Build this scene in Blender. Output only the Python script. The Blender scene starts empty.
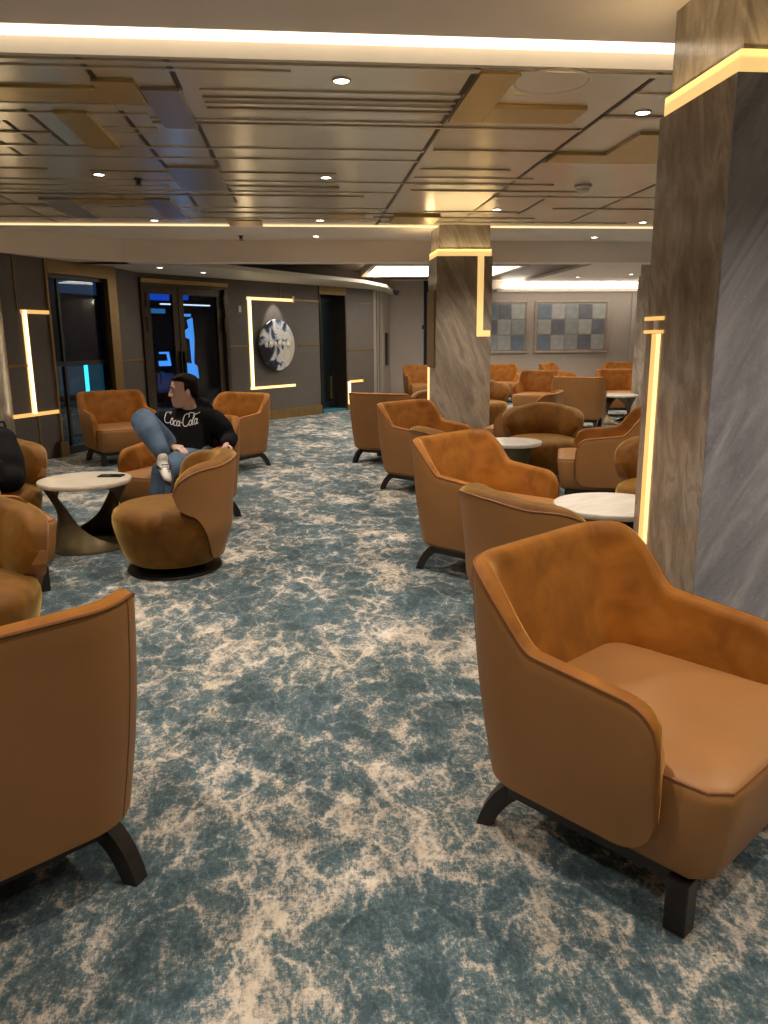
import bpy, bmesh, math, random
from mathutils import Vector, Matrix
from mathutils.bvhtree import BVHTree
random.seed(7)
S = bpy.context.scene
COL = S.collection
PI = math.pi
R = math.radians

# ------------------------------------------------------------------ materials
def newmat(name):
    m = bpy.data.materials.new(name); m.use_nodes = True
    nt = m.node_tree
    b = nt.nodes['Principled BSDF']
    return m, nt, b

def N(nt, typ, **kw):
    n = nt.nodes.new(typ)
    for k, v in kw.items():
        if k in n.inputs: n.inputs[k].default_value = v
        else: setattr(n, k, v)
    return n

def ramp(nt, stops, interp='LINEAR'):
    r = nt.nodes.new('ShaderNodeValToRGB'); cr = r.color_ramp; cr.interpolation = interp
    while len(cr.elements) < len(stops): cr.elements.new(0.5)
    for e, (p, c) in zip(cr.elements, stops):
        e.position = p; e.color = (c[0], c[1], c[2], 1) if not isinstance(c, float) else (c, c, c, 1)
    return r

def coords(nt, scale=(1, 1, 1), rot=(0, 0, 0)):
    tc = nt.nodes.new('ShaderNodeTexCoord'); mp = nt.nodes.new('ShaderNodeMapping')
    mp.inputs['Scale'].default_value = scale; mp.inputs['Rotation'].default_value = rot
    nt.links.new(tc.outputs['Object'], mp.inputs['Vector'])
    return mp.outputs['Vector']

def simple(name, col, rough=.5, metal=0., var=.12, vscale=8., bump=0., bscale=60., sheen=0., sheentint=None, coat=0., spec=None, stretch=(1, 1, 1)):
    m, nt, b = newmat(name)
    L = nt.links.new
    v = coords(nt, stretch)
    n = N(nt, 'ShaderNodeTexNoise', Scale=vscale, Detail=4.); L(v, n.inputs['Vector'])
    r = ramp(nt, [(.3, tuple(c * (1 - var) for c in col)), (.7, tuple(min(1, c * (1 + var)) for c in col))])
    L(n.outputs['Fac'], r.inputs['Fac']); L(r.outputs['Color'], b.inputs['Base Color'])
    b.inputs['Roughness'].default_value = rough; b.inputs['Metallic'].default_value = metal
    if spec is not None: b.inputs['Specular IOR Level'].default_value = spec
    if sheen:
        b.inputs['Sheen Weight'].default_value = sheen; b.inputs['Sheen Roughness'].default_value = .35
        if sheentint: b.inputs['Sheen Tint'].default_value = (*sheentint, 1)
    if coat: b.inputs['Coat Weight'].default_value = coat; b.inputs['Coat Roughness'].default_value = .1
    if bump:
        n2 = N(nt, 'ShaderNodeTexNoise', Scale=bscale, Detail=3.); L(v, n2.inputs['Vector'])
        bp = N(nt, 'ShaderNodeBump', Strength=bump, Distance=.01); L(n2.outputs['Fac'], bp.inputs['Height'])
        L(bp.outputs['Normal'], b.inputs['Normal'])
    return m

def emis(name, col, st):
    m, nt, b = newmat(name)
    b.inputs['Base Color'].default_value = (*col, 1)
    b.inputs['Emission Color'].default_value = (*col, 1); b.inputs['Emission Strength'].default_value = st
    return m

def velvet(name, c1, c2, tint):
    m, nt, b = newmat(name); L = nt.links.new
    v = coords(nt)
    n = N(nt, 'ShaderNodeTexNoise', Scale=5., Detail=5., Distortion=1.2); L(v, n.inputs['Vector'])
    r = ramp(nt, [(.35, c1), (.68, c2)]); L(n.outputs['Fac'], r.inputs['Fac'])
    L(r.outputs['Color'], b.inputs['Base Color'])
    b.inputs['Roughness'].default_value = .62; b.inputs['Specular IOR Level'].default_value = .25
    b.inputs['Sheen Weight'].default_value = 1.; b.inputs['Sheen Roughness'].default_value = .38
    b.inputs['Sheen Tint'].default_value = (*tint, 1)
    n2 = N(nt, 'ShaderNodeTexNoise', Scale=9., Detail=3.); L(v, n2.inputs['Vector'])
    bp = N(nt, 'ShaderNodeBump', Strength=.25, Distance=.02); L(n2.outputs['Fac'], bp.inputs['Height'])
    L(bp.outputs['Normal'], b.inputs['Normal'])
    return m

M = {}
M['leather'] = simple('tan_leather', (.35, .165, .056), .48, var=.07, vscale=3, bump=.05, bscale=220, spec=.35)
M['leather_seam'] = simple('leather_piping', (.25, .11, .04), .5, var=.1)
M['velvet'] = velvet('burnt_orange_velvet', (.23, .078, .008), (.38, .140, .015), (1., .58, .20))
M['velvet_pipe'] = simple('velvet_piping', (.24, .085, .015), .7, var=.1)
M['amber'] = velvet('amber_velvet', (.125, .046, .005), (.22, .086, .009), (1., .70, .22))
M['blackwood'] = simple('black_stained_wood', (.018, .013, .011), .38, var=.3, vscale=20, stretch=(1, 1, 6))
M['black_metal'] = simple('black_metal', (.012, .011, .011), .4, metal=.3)
M['plaster'] = simple('ceiling_plaster', (.88, .79, .70), .6, var=.03, vscale=2)
M['cream'] = simple('cream_cove_paint', (.66, .59, .48), .5, var=.03)
M['brown_ceiling'] = simple('dark_brown_ceiling', (.13, .085, .06), .45, var=.15, vscale=30, stretch=(1, .1, 1))
M['champagne'] = simple('champagne_metal_sheet', (.86, .77, .62), .25, metal=.55, var=.03, vscale=1.5)
M['champagne_slat'] = simple('champagne_metal_slat', (.88, .80, .66), .25, metal=.55, var=.03)
M['bronze_slat'] = simple('bronze_metal_slat', (.52, .42, .28), .28, metal=.6, var=.05)
M['gold_panel'] = simple('gold_metal_panel', (.66, .47, .18), .30, metal=.6, var=.05)
M['steel_panel'] = simple('gunmetal_panel', (.44, .38, .33), .30, metal=.6, var=.05)
M['groove'] = simple('dark_groove', (.06, .035, .015), .5, metal=.3)
M['brass'] = simple('brushed_brass', (.50, .34, .14), .32, metal=.85, var=.08, vscale=25, stretch=(1, 1, .1))
M['brass_dim'] = simple('aged_brass_frame', (.28, .18, .07), .38, metal=.6, var=.1)
M['wall_panel'] = simple('taupe_wall_panel', (.105, .088, .076), .55, var=.07, vscale=14, bump=.08, bscale=200)
M['wall_light'] = simple('greige_wallcovering', (.46, .40, .35), .6, var=.05, vscale=12, stretch=(4, 4, .3))
M['wall_dark'] = simple('dark_wall', (.12, .1, .085), .7)
M['door_panel'] = simple('greige_sliding_door', (.36, .31, .27), .5, var=.06, vscale=20, stretch=(6, 6, .2))
M['black_frame'] = simple('black_window_frame', (.012, .012, .014), .35)
M['bronze_frame'] = simple('bronze_door_frame', (.10, .078, .058), .32, metal=.6)
M['stone_top'] = simple('cream_travertine', (.66, .58, .47), .3, var=.12, vscale=6, stretch=(1, 5, 1))
M['marble_top'] = simple('white_marble', (.72, .68, .62), .22, var=.10, vscale=5, stretch=(1, 3, 1))
M['table_metal'] = simple('bronze_table_metal', (.15, .115, .06), .35, metal=.65, var=.08)
M['black_plastic'] = simple('black_plastic', (.015, .015, .016), .35)
M['white_plastic'] = simple('white_plastic', (.7, .68, .64), .4)
M['bag'] = simple('black_nylon', (.012, .012, .014), .75, bump=.3, bscale=40, spec=.08)
M['hoodie'] = simple('black_cotton', (.010, .010, .012), .9, var=.25, vscale=6, bump=.35, bscale=14, spec=.08)
M['denim'] = simple('blue_denim', (.075, .125, .21), .85, var=.35, vscale=9, bump=.3, bscale=20)
M['skin'] = simple('skin', (.66, .42, .32), .5, var=.06)
M['hair'] = simple('dark_brown_hair', (.012, .008, .006), .8, var=.4, vscale=50, bump=.5, bscale=60, stretch=(1, 1, 3), spec=.08)
M['white_print'] = simple('white_print', (.85, .85, .85), .7, var=.02)
M['shoe_white'] = simple('white_shoe_leather', (.66, .63, .58), .5)
M['shoe_black'] = simple('black_shoe_leather', (.015, .015, .016), .5)
M['led_white'] = emis('warm_white_led', (1., .86, .68), 1.7)
M['led_core'] = emis('bright_led_core', (1., .84, .56), 9.)
M['led_gold'] = emis('golden_led', (1., .66, .24), .62)
M['led_wall'] = emis('golden_white_led', (1., .66, .28), 1.15)
M['led_dim'] = emis('dim_golden_led', (1., .60, .19), .6)
M['led_line'] = emis('thin_cream_led', (1., .76, .42), .85)
M['lens'] = emis('downlight_lens', (1., .88, .72), 14.)
M['lightbox'] = emis('light_box_diffuser', (1., .9, .76), 5.)
M['cyan'] = emis('cyan_neon', (.05, .75, .95), 1.6)
M['blue'] = emis('blue_glow', (.01, .10, .75), .45)
M['blue_pale'] = emis('pale_blue_light', (.08, .36, .95), .8)
M['teal_dim'] = emis('dim_teal_light', (.005, .05, .08), .5)
M['navy'] = emis('navy_glow', (.006, .035, .09), .55)
M['blue_dim'] = emis('dim_blue_light', (.03, .17, .42), .6)
M['cold_white'] = emis('cold_white_light', (.75, .8, 1.), 1.2)
M['outdoor'] = simple('dark_blue_steel', (.02, .035, .06), .4, var=.3)
M['outdoor_teal'] = simple('teal_painted_panel', (.03, .16, .22), .6)
M['deck'] = simple('blue_grey_deck', (.05, .10, .14), .35, var=.3, vscale=3)

def carpet():
    m, nt, b = newmat('distressed_teal_carpet'); L = nt.links.new
    v = coords(nt, (1.42, .98, 1))
    # warp
    w = N(nt, 'ShaderNodeTexNoise', Scale=4.0, Detail=4., Roughness=.6); L(v, w.inputs['Vector'])
    ws = N(nt, 'ShaderNodeVectorMath', operation='MULTIPLY_ADD'); L(w.outputs['Color'], ws.inputs[0])
    ws.inputs[1].default_value = (.26, .26, 0); L(v, ws.inputs[2])
    w2 = N(nt, 'ShaderNodeTexNoise', Scale=26., Detail=3.); L(v, w2.inputs['Vector'])
    ws2 = N(nt, 'ShaderNodeVectorMath', operation='MULTIPLY_ADD'); L(w2.outputs['Color'], ws2.inputs[0])
    ws2.inputs[1].default_value = (.045, .045, 0); L(ws.outputs[0], ws2.inputs[2])
    vv = ws2.outputs[0]
    # veins : distance to voronoi edge, two scales
    def vein(scale, lo, hi):
        vo = N(nt, 'ShaderNodeTexVoronoi', feature='DISTANCE_TO_EDGE', Scale=scale); L(vv, vo.inputs['Vector'])
        mr = N(nt, 'ShaderNodeMapRange'); mr.inputs['From Min'].default_value = lo; mr.inputs['From Max'].default_value = hi
        mr.inputs['To Min'].default_value = 1; mr.inputs['To Max'].default_value = 0
        L(vo.outputs['Distance'], mr.inputs['Value']); return mr.outputs['Result']
    v1 = vein(5.5, .0, .12); v2 = vein(13., .0, .17)
    def noise(scale, detail, rough=.6, vec=None, dist=0.):
        n = N(nt, 'ShaderNodeTexNoise', Scale=scale, Detail=detail, Roughness=rough, Distortion=dist)
        L(vec or v, n.inputs['Vector']); return n.outputs['Fac']
    def math_(op, a, c, clamp=False):
        n = N(nt, 'ShaderNodeMath', operation=op); n.use_clamp = clamp
        for i, x in enumerate((a, c)):
            if isinstance(x, (int, float)): n.inputs[i].default_value = x
            else: L(x, n.inputs[i])
        return n.outputs[0]
    big = noise(1.5, 3.)                      # where the worn cream areas gather
    mid = noise(6.5, 6., .65, vv)
    fine = noise(75., 6., .8)
    vs = coords(nt, (150, 16, 1)); thread = noise(1.5, 2., .6, vs)
    vs2 = coords(nt, (16, 120, 1)); thread2 = noise(1.5, 2., .6, vs2)
    s = math_('MULTIPLY', v1, .17)
    s = math_('ADD', s, math_('MULTIPLY', v2, .12))
    s = math_('ADD', s, math_('MULTIPLY', math_('SUBTRACT', big, .5), 1.15))
    s = math_('ADD', s, math_('MULTIPLY', math_('SUBTRACT', mid, .5), 1.15))
    s = math_('ADD', s, math_('MULTIPLY', math_('SUBTRACT', fine, .5), 1.35))
    s = math_('ADD', s, math_('MULTIPLY', math_('SUBTRACT', thread, .5), .20))
    s = math_('ADD', s, math_('MULTIPLY', math_('SUBTRACT', thread2, .5), .20))
    s = math_('ADD', s, .335)
    r = ramp(nt, [(.08, (.032, .056, .070)), (.34, (.072, .113, .131)), (.46, (.125, .167, .18)), (.55, (.32, .30, .27)), (.78, (.60, .535, .45))])
    L(s, r.inputs['Fac'])
    # soft blue-grey second tone
    g = noise(2.6, 4., .6, ws.outputs[0])
    gr = ramp(nt, [(.45, 0.), (.62, 1.)]); L(g, gr.inputs['Fac'])
    mx = N(nt, 'ShaderNodeMix', data_type='RGBA', blend_type='MULTIPLY'); L(gr.outputs['Color'], mx.inputs['Factor'])
    L(r.outputs['Color'], mx.inputs['A']); mx.inputs['B'].default_value = (1.18, 1.2, 1.24, 1)
    mul = math_('MULTIPLY_ADD' if False else 'MULTIPLY', thread, .5)
    L(mx.outputs['Result'], b.inputs['Base Color'])
    b.inputs['Roughness'].default_value = .95; b.inputs['Specular IOR Level'].default_value = .1
    b.inputs['Sheen Weight'].default_value = .15
    bp = N(nt, 'ShaderNodeBump', Strength=.35, Distance=.006)
    L(math_('ADD', fine, thread), bp.inputs['Height']); L(bp.outputs['Normal'], b.inputs['Normal'])
    return m
M['carpet'] = carpet()

def marble(name, base, dark, light, rot):
    m, nt, b = newmat(name); L = nt.links.new
    v = coords(nt, (1, 1, 1), rot)
    mp = N(nt, 'ShaderNodeMapping'); mp.inputs['Scale'].default_value = (5.5, 5.5, .55); L(v, mp.inputs['Vector'])
    n = N(nt, 'ShaderNodeTexNoise', Scale=1.6, Detail=8., Roughness=.62, Distortion=.6); L(mp.outputs[0], n.inputs['Vector'])
    r = ramp(nt, [(.30, dark), (.48, base), (.60, light), (.66, base), (.8, dark)])
    L(n.outputs['Fac'], r.inputs['Fac'])
    mp2 = N(nt, 'ShaderNodeMapping'); mp2.inputs['Scale'].default_value = (9, 9, 2.5); L(v, mp2.inputs['Vector'])
    n2 = N(nt, 'ShaderNodeTexNoise', Scale=2.2, Detail=6., Distortion=2.2); L(mp2.outputs[0], n2.inputs['Vector'])
    r2 = ramp(nt, [(.485, 0.), (.5, 1.), (.515, 0.)]); L(n2.outputs['Fac'], r2.inputs['Fac'])
    sc = N(nt, 'ShaderNodeMath', operation='MULTIPLY'); L(r2.outputs['Color'], sc.inputs[0]); sc.inputs[1].default_value = .22
    mx = N(nt, 'ShaderNodeMix', data_type='RGBA'); L(sc.outputs[0], mx.inputs['Factor'])
    L(r.outputs['Color'], mx.inputs['A']); mx.inputs['B'].default_value = (*[min(1, c * 1.6) for c in light], 1)
    L(mx.outputs['Result'], b.inputs['Base Color'])
    b.inputs['Roughness'].default_value = .16; b.inputs['Specular IOR Level'].default_value = .45
    return m
M['marble'] = marble('brown_grey_marble', (.36, .30, .24), (.23, .185, .14), (.50, .43, .35), (R(8), R(24), 0))
M['marble_cool_lit'] = marble('cool_lit_marble', (.31, .305, .34), (.22, .215, .25), (.42, .415, .45), (R(10), R(-28), 0))  # same stone as the brown marble, cool light put into its colour

def glass():
    m = bpy.data.materials.new('window_glass'); m.use_nodes = True; nt = m.node_tree; nt.nodes.clear(); L = nt.links.new
    o = N(nt, 'ShaderNodeOutputMaterial'); t = N(nt, 'ShaderNodeBsdfTransparent'); g = N(nt, 'ShaderNodeBsdfGlossy')
    t.inputs['Color'].default_value = (.80, .88, .92, 1); g.inputs['Roughness'].default_value = .02
    lw = N(nt, 'ShaderNodeLayerWeight', Blend=.5); pw = N(nt, 'ShaderNodeMath', operation='POWER'); L(lw.outputs['Facing'], pw.inputs[0]); pw.inputs[1].default_value = 4.
    f = N(nt, 'ShaderNodeMath', operation='MULTIPLY_ADD'); L(pw.outputs[0], f.inputs[0]); f.inputs[1].default_value = .9; f.inputs[2].default_value = .04; mx = N(nt, 'ShaderNodeMixShader')
    L(f.outputs[0], mx.inputs[0]); L(t.outputs[0], mx.inputs[1]); L(g.outputs[0], mx.inputs[2]); L(mx.outputs[0], o.inputs[0])
    return m
M['glass'] = glass()

def moon_art():
    m, nt, b = newmat('mottled_relief_disc'); L = nt.links.new
    v = coords(nt)
    n = N(nt, 'ShaderNodeTexNoise', Scale=4.5, Detail=7., Distortion=.7); L(v, n.inputs['Vector'])
    r = ramp(nt, [(.36, (.012, .013, .018)), (.44, (.06, .08, .15)), (.48, (.36, .40, .48)), (.53, (.72, .70, .66)), (.72, (.62, .56, .46))])
    # the left side is darker lacquer, the right rim paler
    sx = N(nt, 'ShaderNodeSeparateXYZ'); L(v, sx.inputs[0])
    ma = N(nt, 'ShaderNodeMath', operation='MULTIPLY_ADD'); L(sx.outputs[0], ma.inputs[0]); ma.inputs[1].default_value = .30
    L(n.outputs['Fac'], ma.inputs[2]); L(ma.outputs[0], r.inputs['Fac'])
    L(r.outputs['Color'], b.inputs['Base Color']); b.inputs['Roughness'].default_value = .3; b.inputs['Metallic'].default_value = .2
    return m
M['moon'] = moon_art()
TILE = [simple('art_tile_%s' % n, c, .5, var=.18, vscale=6) for n, c in
        (('pale', (.42, .43, .42)), ('grey', (.33, .35, .36)), ('blue', (.19, .24, .31)), ('slate', (.17, .19, .22)))]
M['art_mat'] = simple('art_backing', (.36, .33, .3), .6)
M['art_frame'] = simple('champagne_picture_frame', (.5, .42, .34), .35, metal=.3)

# ------------------------------------------------------------------ helpers
class MB:
    def __init__(s): s.v = []; s.f = []
    def add(s, v, f):
        o = len(s.v); s.v += [tuple(x) for x in v]; s.f += [tuple(i + o for i in q) for q in f]; return s
    def box(s, x0, x1, y0, y1, z0, z1, mat=None):
        v = [Vector((x, y, z)) for z in (z0, z1) for y in (y0, y1) for x in (x0, x1)]
        if mat: v = [mat @ p for p in v]
        return s.add(v, [(0, 2, 3, 1), (4, 5, 7, 6), (0, 1, 5, 4), (2, 6, 7, 3), (0, 4, 6, 2), (1, 3, 7, 5)])
    def tube(s, pts, r, n=8, closed=False):
        pts = [Vector(p) for p in pts]; k = len(pts); rs = r if isinstance(r, (list, tuple)) else [r] * k
        v = []; up = None
        for i, p in enumerate(pts):
            a = pts[(i - 1) % k] if (i > 0 or closed) else p; c = pts[(i + 1) % k] if (i < k - 1 or closed) else p
            t = (c - a).normalized() if (c - a).length > 1e-9 else Vector((0, 0, 1))
            if up is None: up = t.orthogonal().normalized()
            up = (up - t * up.dot(t)); up = up.normalized() if up.length > 1e-6 else t.orthogonal().normalized()
            w = t.cross(up)
            rr = rs[i]; rx, ry = rr if isinstance(rr, (list, tuple)) else (rr, rr)
            for j in range(n):
                an = 2 * PI * j / n; v.append(p + up * (math.cos(an) * rx) + w * (math.sin(an) * ry))
        f = []
        for i in range(k if closed else k - 1):
            for j in range(n):
                a = i * n + j; b_ = i * n + (j + 1) % n; c = ((i + 1) % k) * n + (j + 1) % n; d = ((i + 1) % k) * n + j
                f.append((a, b_, c, d))
        if not closed: f.append(tuple(range(n - 1, -1, -1))); f.append(tuple((k - 1) * n + j for j in range(n)))
        return s.add(v, f)
    def lathe(s, prof, n=40, cx=0, cy=0, sx=1, sy=1, pw=2.0):
        v = []; f = []
        for (r, z) in prof:
            for j in range(n):
                a = 2 * PI * j / n; c, q = math.cos(a), math.sin(a)
                e = 2 / pw
                v.append((cx + r * sx * math.copysign(abs(c) ** e, c), cy + r * sy * math.copysign(abs(q) ** e, q), z))
        for i in range(len(prof) - 1):
            for j in range(n):
                f.append((i * n + j, i * n + (j + 1) % n, (i + 1) * n + (j + 1) % n, (i + 1) * n + j))
        f.append(tuple(range(n - 1, -1, -1))); f.append(tuple((len(prof) - 1) * n + j for j in range(n)))
        return s.add(v, f)
    def ellipsoid(s, c, r, n=16, m=10, mat=None):
        v = []; f = []
        for i in range(m + 1):
            t = PI * i / m
            for j in range(n):
                a = 2 * PI * j / n
                p = Vector((math.sin(t) * math.cos(a) * r[0], math.sin(t) * math.sin(a) * r[1], math.cos(t) * r[2]))
                if mat: p = mat @ p
                v.append(p + Vector(c))
        for i in range(m):
            for j in range(n): f.append((i * n + j, (i + 1) * n + j, (i + 1) * n + (j + 1) % n, i * n + (j + 1) % n))
        return s.add(v, f)
    def capsule(s, pts, rs, n=14):
        """swept tapered limb with rounded ends"""
        P = [Vector(p) for p in pts]; out = []; ro = []
        def rad(r): return r if isinstance(r, (list, tuple)) else (r, r)
        d = (P[1] - P[0]).normalized(); r0 = rad(rs[0]); m0 = min(r0)
        for t in (-.98, -.8, -.45): out.append(P[0] + d * m0 * t); q = math.sqrt(1 - t * t); ro.append((r0[0] * q, r0[1] * q))
        for i, p in enumerate(P): out.append(p); ro.append(rad(rs[i]))
        d = (P[-1] - P[-2]).normalized(); r1 = rad(rs[-1]); m1 = min(r1)
        for t in (.45, .8, .98): out.append(P[-1] + d * m1 * t); q = math.sqrt(1 - t * t); ro.append((r1[0] * q, r1[1] * q))
        return s.tube(out, ro, n)
    def build(s, name, mat, parent=None, smooth=True, bevel=0., seg=2, remesh=0., smoothit=0, sub=0, angle=40):
        me = bpy.data.meshes.new(name); me.from_pydata(s.v, [], s.f); me.validate()
        bm = bmesh.new(); bm.from_mesh(me)
        bmesh.ops.recalc_face_normals(bm, faces=bm.faces); bm.to_mesh(me); bm.free()
        me.materials.append(mat)
        o = bpy.data.objects.new(name, me); COL.objects.link(o)
        if bevel:
            b = o.modifiers.new('b', 'BEVEL'); b.width = bevel; b.segments = seg; b.limit_method = 'ANGLE'; b.angle_limit = R(35)
        if remesh:
            b = o.modifiers.new('r', 'REMESH'); b.mode = 'VOXEL'; b.voxel_size = remesh; b.use_smooth_shade = True
        if smoothit:
            b = o.modifiers.new('s', 'SMOOTH'); b.iterations = smoothit; b.factor = .5
        if sub:
            b = o.modifiers.new('d', 'SUBSURF'); b.levels = b.render_levels = sub
        if smooth:
            me.polygons.foreach_set('use_smooth', [True] * len(me.polygons))
            if not remesh and not sub:
                try: me.set_sharp_from_angle(angle=R(angle))
                except Exception: pass
        if parent: o.parent = parent
        return o

def empty(name, loc=(0, 0, 0), rz=0.):
    o = bpy.data.objects.new(name, None); COL.objects.link(o); o.location = loc; o.rotation_euler = (0, 0, rz); o.empty_display_size = .1
    return o
def tag(o, label=None, cat=None, group=None, kind=None):
    if label: o['label'] = label
    if cat: o['category'] = cat
    if group: o['group'] = group
    if kind: o['kind'] = kind
    return o
def copy_tree(o, parent=None):
    c = o.copy(); COL.objects.link(c)
    if parent: c.parent = parent; c.matrix_parent_inverse = Matrix()
    for ch in [x for x in bpy.data.objects if x.parent == o and x is not c]: copy_tree(ch, c)
    return c
def bxo(name, x0, x1, y0, y1, z0, z1, mat, parent=None, bevel=0., smooth=False):
    """a box mesh with its origin at its own base centre"""
    cx, cy = (x0 + x1) / 2, (y0 + y1) / 2
    o = MB().box(x0 - cx, x1 - cx, y0 - cy, y1 - cy, 0, z1 - z0).build(name, mat, parent, smooth=smooth, bevel=bevel)
    o.location = (cx, cy, z0); return o
def struct(name, x0, x1, y0, y1, z0, z1, mat):
    return tag(bxo(name, x0, x1, y0, y1, z0, z1, mat), kind='structure')
def sst(a, b, x):
    t = max(0., min(1., (x - a) / (b - a))); return t * t * (3 - 2 * t)

# ------------------------------------------------------------------ camera (standing eye height)
cam = bpy.data.cameras.new('camera'); co = bpy.data.objects.new('camera', cam); COL.objects.link(co)
f = 770.
def nv(x, y): return Vector((x - 384, -(y - 512), -f))
Yv = nv(303, 338).normalized(); U = -nv(415, 3990); U = (U - Yv * U.dot(Yv)).normalized(); Xv = Yv.cross(U)
rot = Matrix((Xv, Yv, U))
co.matrix_world = Matrix.Translation((0, 0, 1.5)) @ rot.to_4x4()
cam.sensor_fit = 'VERTICAL'; cam.sensor_height = 36; cam.lens = 36 * f / 1024; cam.clip_start = .05
S.camera = co

# ------------------------------------------------------------------ room shell
ZC = 2.78
struct('floor', -6, 12, -4, 20, -.06, 0, M['carpet']).location.z = -.06
ZN = 2.845
struct('ceiling', -6, 12, -4, 3.88, ZN, ZC + .3, M['plaster'])
o = bxo('cove_lip', -6, 12, 4.03, 4.065, ZC - .003, ZC + .3, M['cream']); tag(o, kind='structure'); o.name = 'ceiling_cove_lip'
struct('ceiling_light_trough', -6, 12, 3.88, 4.03, ZN + .03, ZC + .3, M['cream'])
o = bxo('cove_light', -6, 12, 3.895, 4.005, ZN - .004, ZN + .028, M['led_white']); tag(o, 'long bright warm white light strip crossing the ceiling nearest the viewer', 'cove light')
o.name = 'cove_light_strip'
struct('ceiling_metal_sheet', -6, 12, 4.065, 9.50, ZC, ZC + .3, M['champagne'])
o = bxo('cove_light_strip', -6, 12, 9.51, 9.55, ZC - .014, ZC + .0, M['led_line']); tag(o, 'thin cream light line along far edge of the metal ceiling', 'cove light')
struct('ceiling_plaster_band', -6, 12, 9.50, 10.95, ZC, ZC + .3, M['plaster'])
struct('ceiling_beam', -6, 12, 10.95, 11.25, 2.50, ZC + .3, M['plaster'])
struct('ceiling_brown_recess', -6, 5.35, 11.25, 18.95, ZC + .06, ZC + .3, M['brown_ceiling'])
struct('ceiling_plaster_right', 5.35, 12, 11.25, 18.95, ZC, ZC + .3, M['plaster'])
struct('ceiling_far_edge', -6, 12, 18.95, 20, ZC + .05, ZC + .3, M['plaster'])
struct('wall_right', 11.5, 11.7, -4, 20, 0, ZC + .3, M['wall_light'])
struct('wall_rear', -6, 12, -4.2, -4, 0, ZC + .3, M['wall_light'])
struct('wall_left', -5.6, -5.4, -4, 10.2, 0, ZC + .3, M['wall_dark'])
struct('wall_back', 2.1, 11.6, 19.3, 19.5, 0, ZC + .3, M['wall_light'])
struct('trim_1', 2.1, 11.5, 19.27, 19.3, 0, .1, M['brass_dim'])
mb = MB(); pp = [(-2.3, 10.95), (-3.0, 10.42), (-3.5, 9.72), (-6, 9.6), (-6, 11.25), (-2.3, 11.25)]; n = len(pp)
mb.add([(x, y, 2.50) for x, y in pp] + [(x, y, ZC + .1) for x, y in pp], [tuple(range(n)), tuple(range(2 * n - 1, n - 1, -1))] + [(i, (i + 1) % n, n + (i + 1) % n, n + i) for i in range(n)])
tag(mb.build('ceiling_bulkhead', M['plaster'], smooth=False), kind='structure')
# dropped cornice carrying the far cove light
struct('trim_2', 4.7, 11.5, 18.98, 19.3, 2.56, 2.625, M['cream'])
o = MB().capsule([(4.9, 19.03, 2.705), (8, 19.03, 2.705), (11.4, 19.03, 2.705)], [.08, .08, .08], 16).build('cove_light_strip', M['lightbox'])
tag(o, 'broad glowing cove light above the framed tile pictures on the far wall', 'cove light')
# vertical joint strip on the back wall
struct('trim_3', 8.25, 8.33, 19.27, 19.3, 0, 2.62, M['wall_light'])

# --- angled left wall, built along two lines
class Line:
    def __init__(s, P, deg):
        s.P = Vector((P[0], P[1], 0)); s.rz = -R(deg)        # local +Y runs along the wall, local +X into the room
        s.m = Matrix.Translation(s.P) @ Matrix.Rotation(s.rz, 4, 'Z')
    def box(s, name, t0, t1, z0, z1, o0, o1, mat, parent=None, bevel=0.):
        cx, cy = (o0 + o1) / 2, (t0 + t1) / 2
        o = MB().box(o0 - cx, o1 - cx, t0 - cy, t1 - cy, 0, z1 - z0).build(name, mat, None, smooth=False, bevel=bevel)
        loc = Matrix.Translation((cx, cy, z0))
        if parent: o.parent = parent; o.matrix_local = loc if parent.get('on_line') else (s.m @ loc)
        else: o.matrix_world = s.m @ loc; o.location = (s.m @ loc).translation; o.rotation_euler = (0, 0, s.rz)
        return o
    def st(s, *a, **k): return tag(s.box(*a, **k), kind='structure')
    def root(s, name, t, z=0., o=0.):
        e = empty(name, s.m @ Vector((o, t, z)), s.rz); return e
W1 = Line((-3.2, 10.5), 24); W2 = Line((.33, 15.75), 42)
def child(root, name, x0, x1, y0, y1, z0, z1, mat, bevel=0.):
    """child box in the root's own frame"""
    cx, cy = (x0 + x1) / 2, (y0 + y1) / 2
    o = MB().box(x0 - cx, x1 - cx, y0 - cy, y1 - cy, 0, z1 - z0).build(name, mat, root, smooth=False, bevel=bevel)
    o.location = (cx, cy, z0); return o

ZW = 3.0
W1.st('wall_left_panelled', -1.6, -.02, 0, ZW, -.2, 0, M['wall_panel'])
W1.st('wall_left_above_window', -.02, 1.36, 2.52, ZW, -.2, 0, M['wall_panel'])
# connector panel between window and doors
p0 = W1.m @ Vector((0, 1.34, 0)); p1 = W2.m @ Vector((0, -4.22, 0))
WC = Line((p0.x, p0.y), math.degrees(math.atan2(p1.x - p0.x, p1.y - p0.y))); Lc = (p1 - p0).length
WC.st('wall_left_between_openings', 0, Lc + .03, 0, ZW, -.2, 0, M['wall_panel'])
WC.st('trim_4', 0.02, Lc, 1.18, 1.21, 0, .012, M['brass_dim'])
WC.st('baseboard_left', 0, Lc, 0, .17, 0, .015, M['brass_dim'])
W2.st('wall_left_above_doors', -4.22, -2.42, 2.42, ZW, -.2, 0, M['wall_panel'])
W2.st('wall_left_feature', -2.42, 0, 0, ZW, -.2, 0, M['wall_panel'])
W2.st('wall_left_above_doorway', 0, .84, 2.50, ZW, -.2, 0, M['wall_panel'])
W2.st('wall_left_end', .84, 1.79, 0, ZW, -.2, 0, M['wall_panel'])
W2.st('baseboard_left_feature', -2.42, 0, 0, .18, 0, .02, M['brass_dim'])
W2.st('baseboard_left_end', .84, 1.79, 0, .14, 0, .02, M['brass_dim'])
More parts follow.
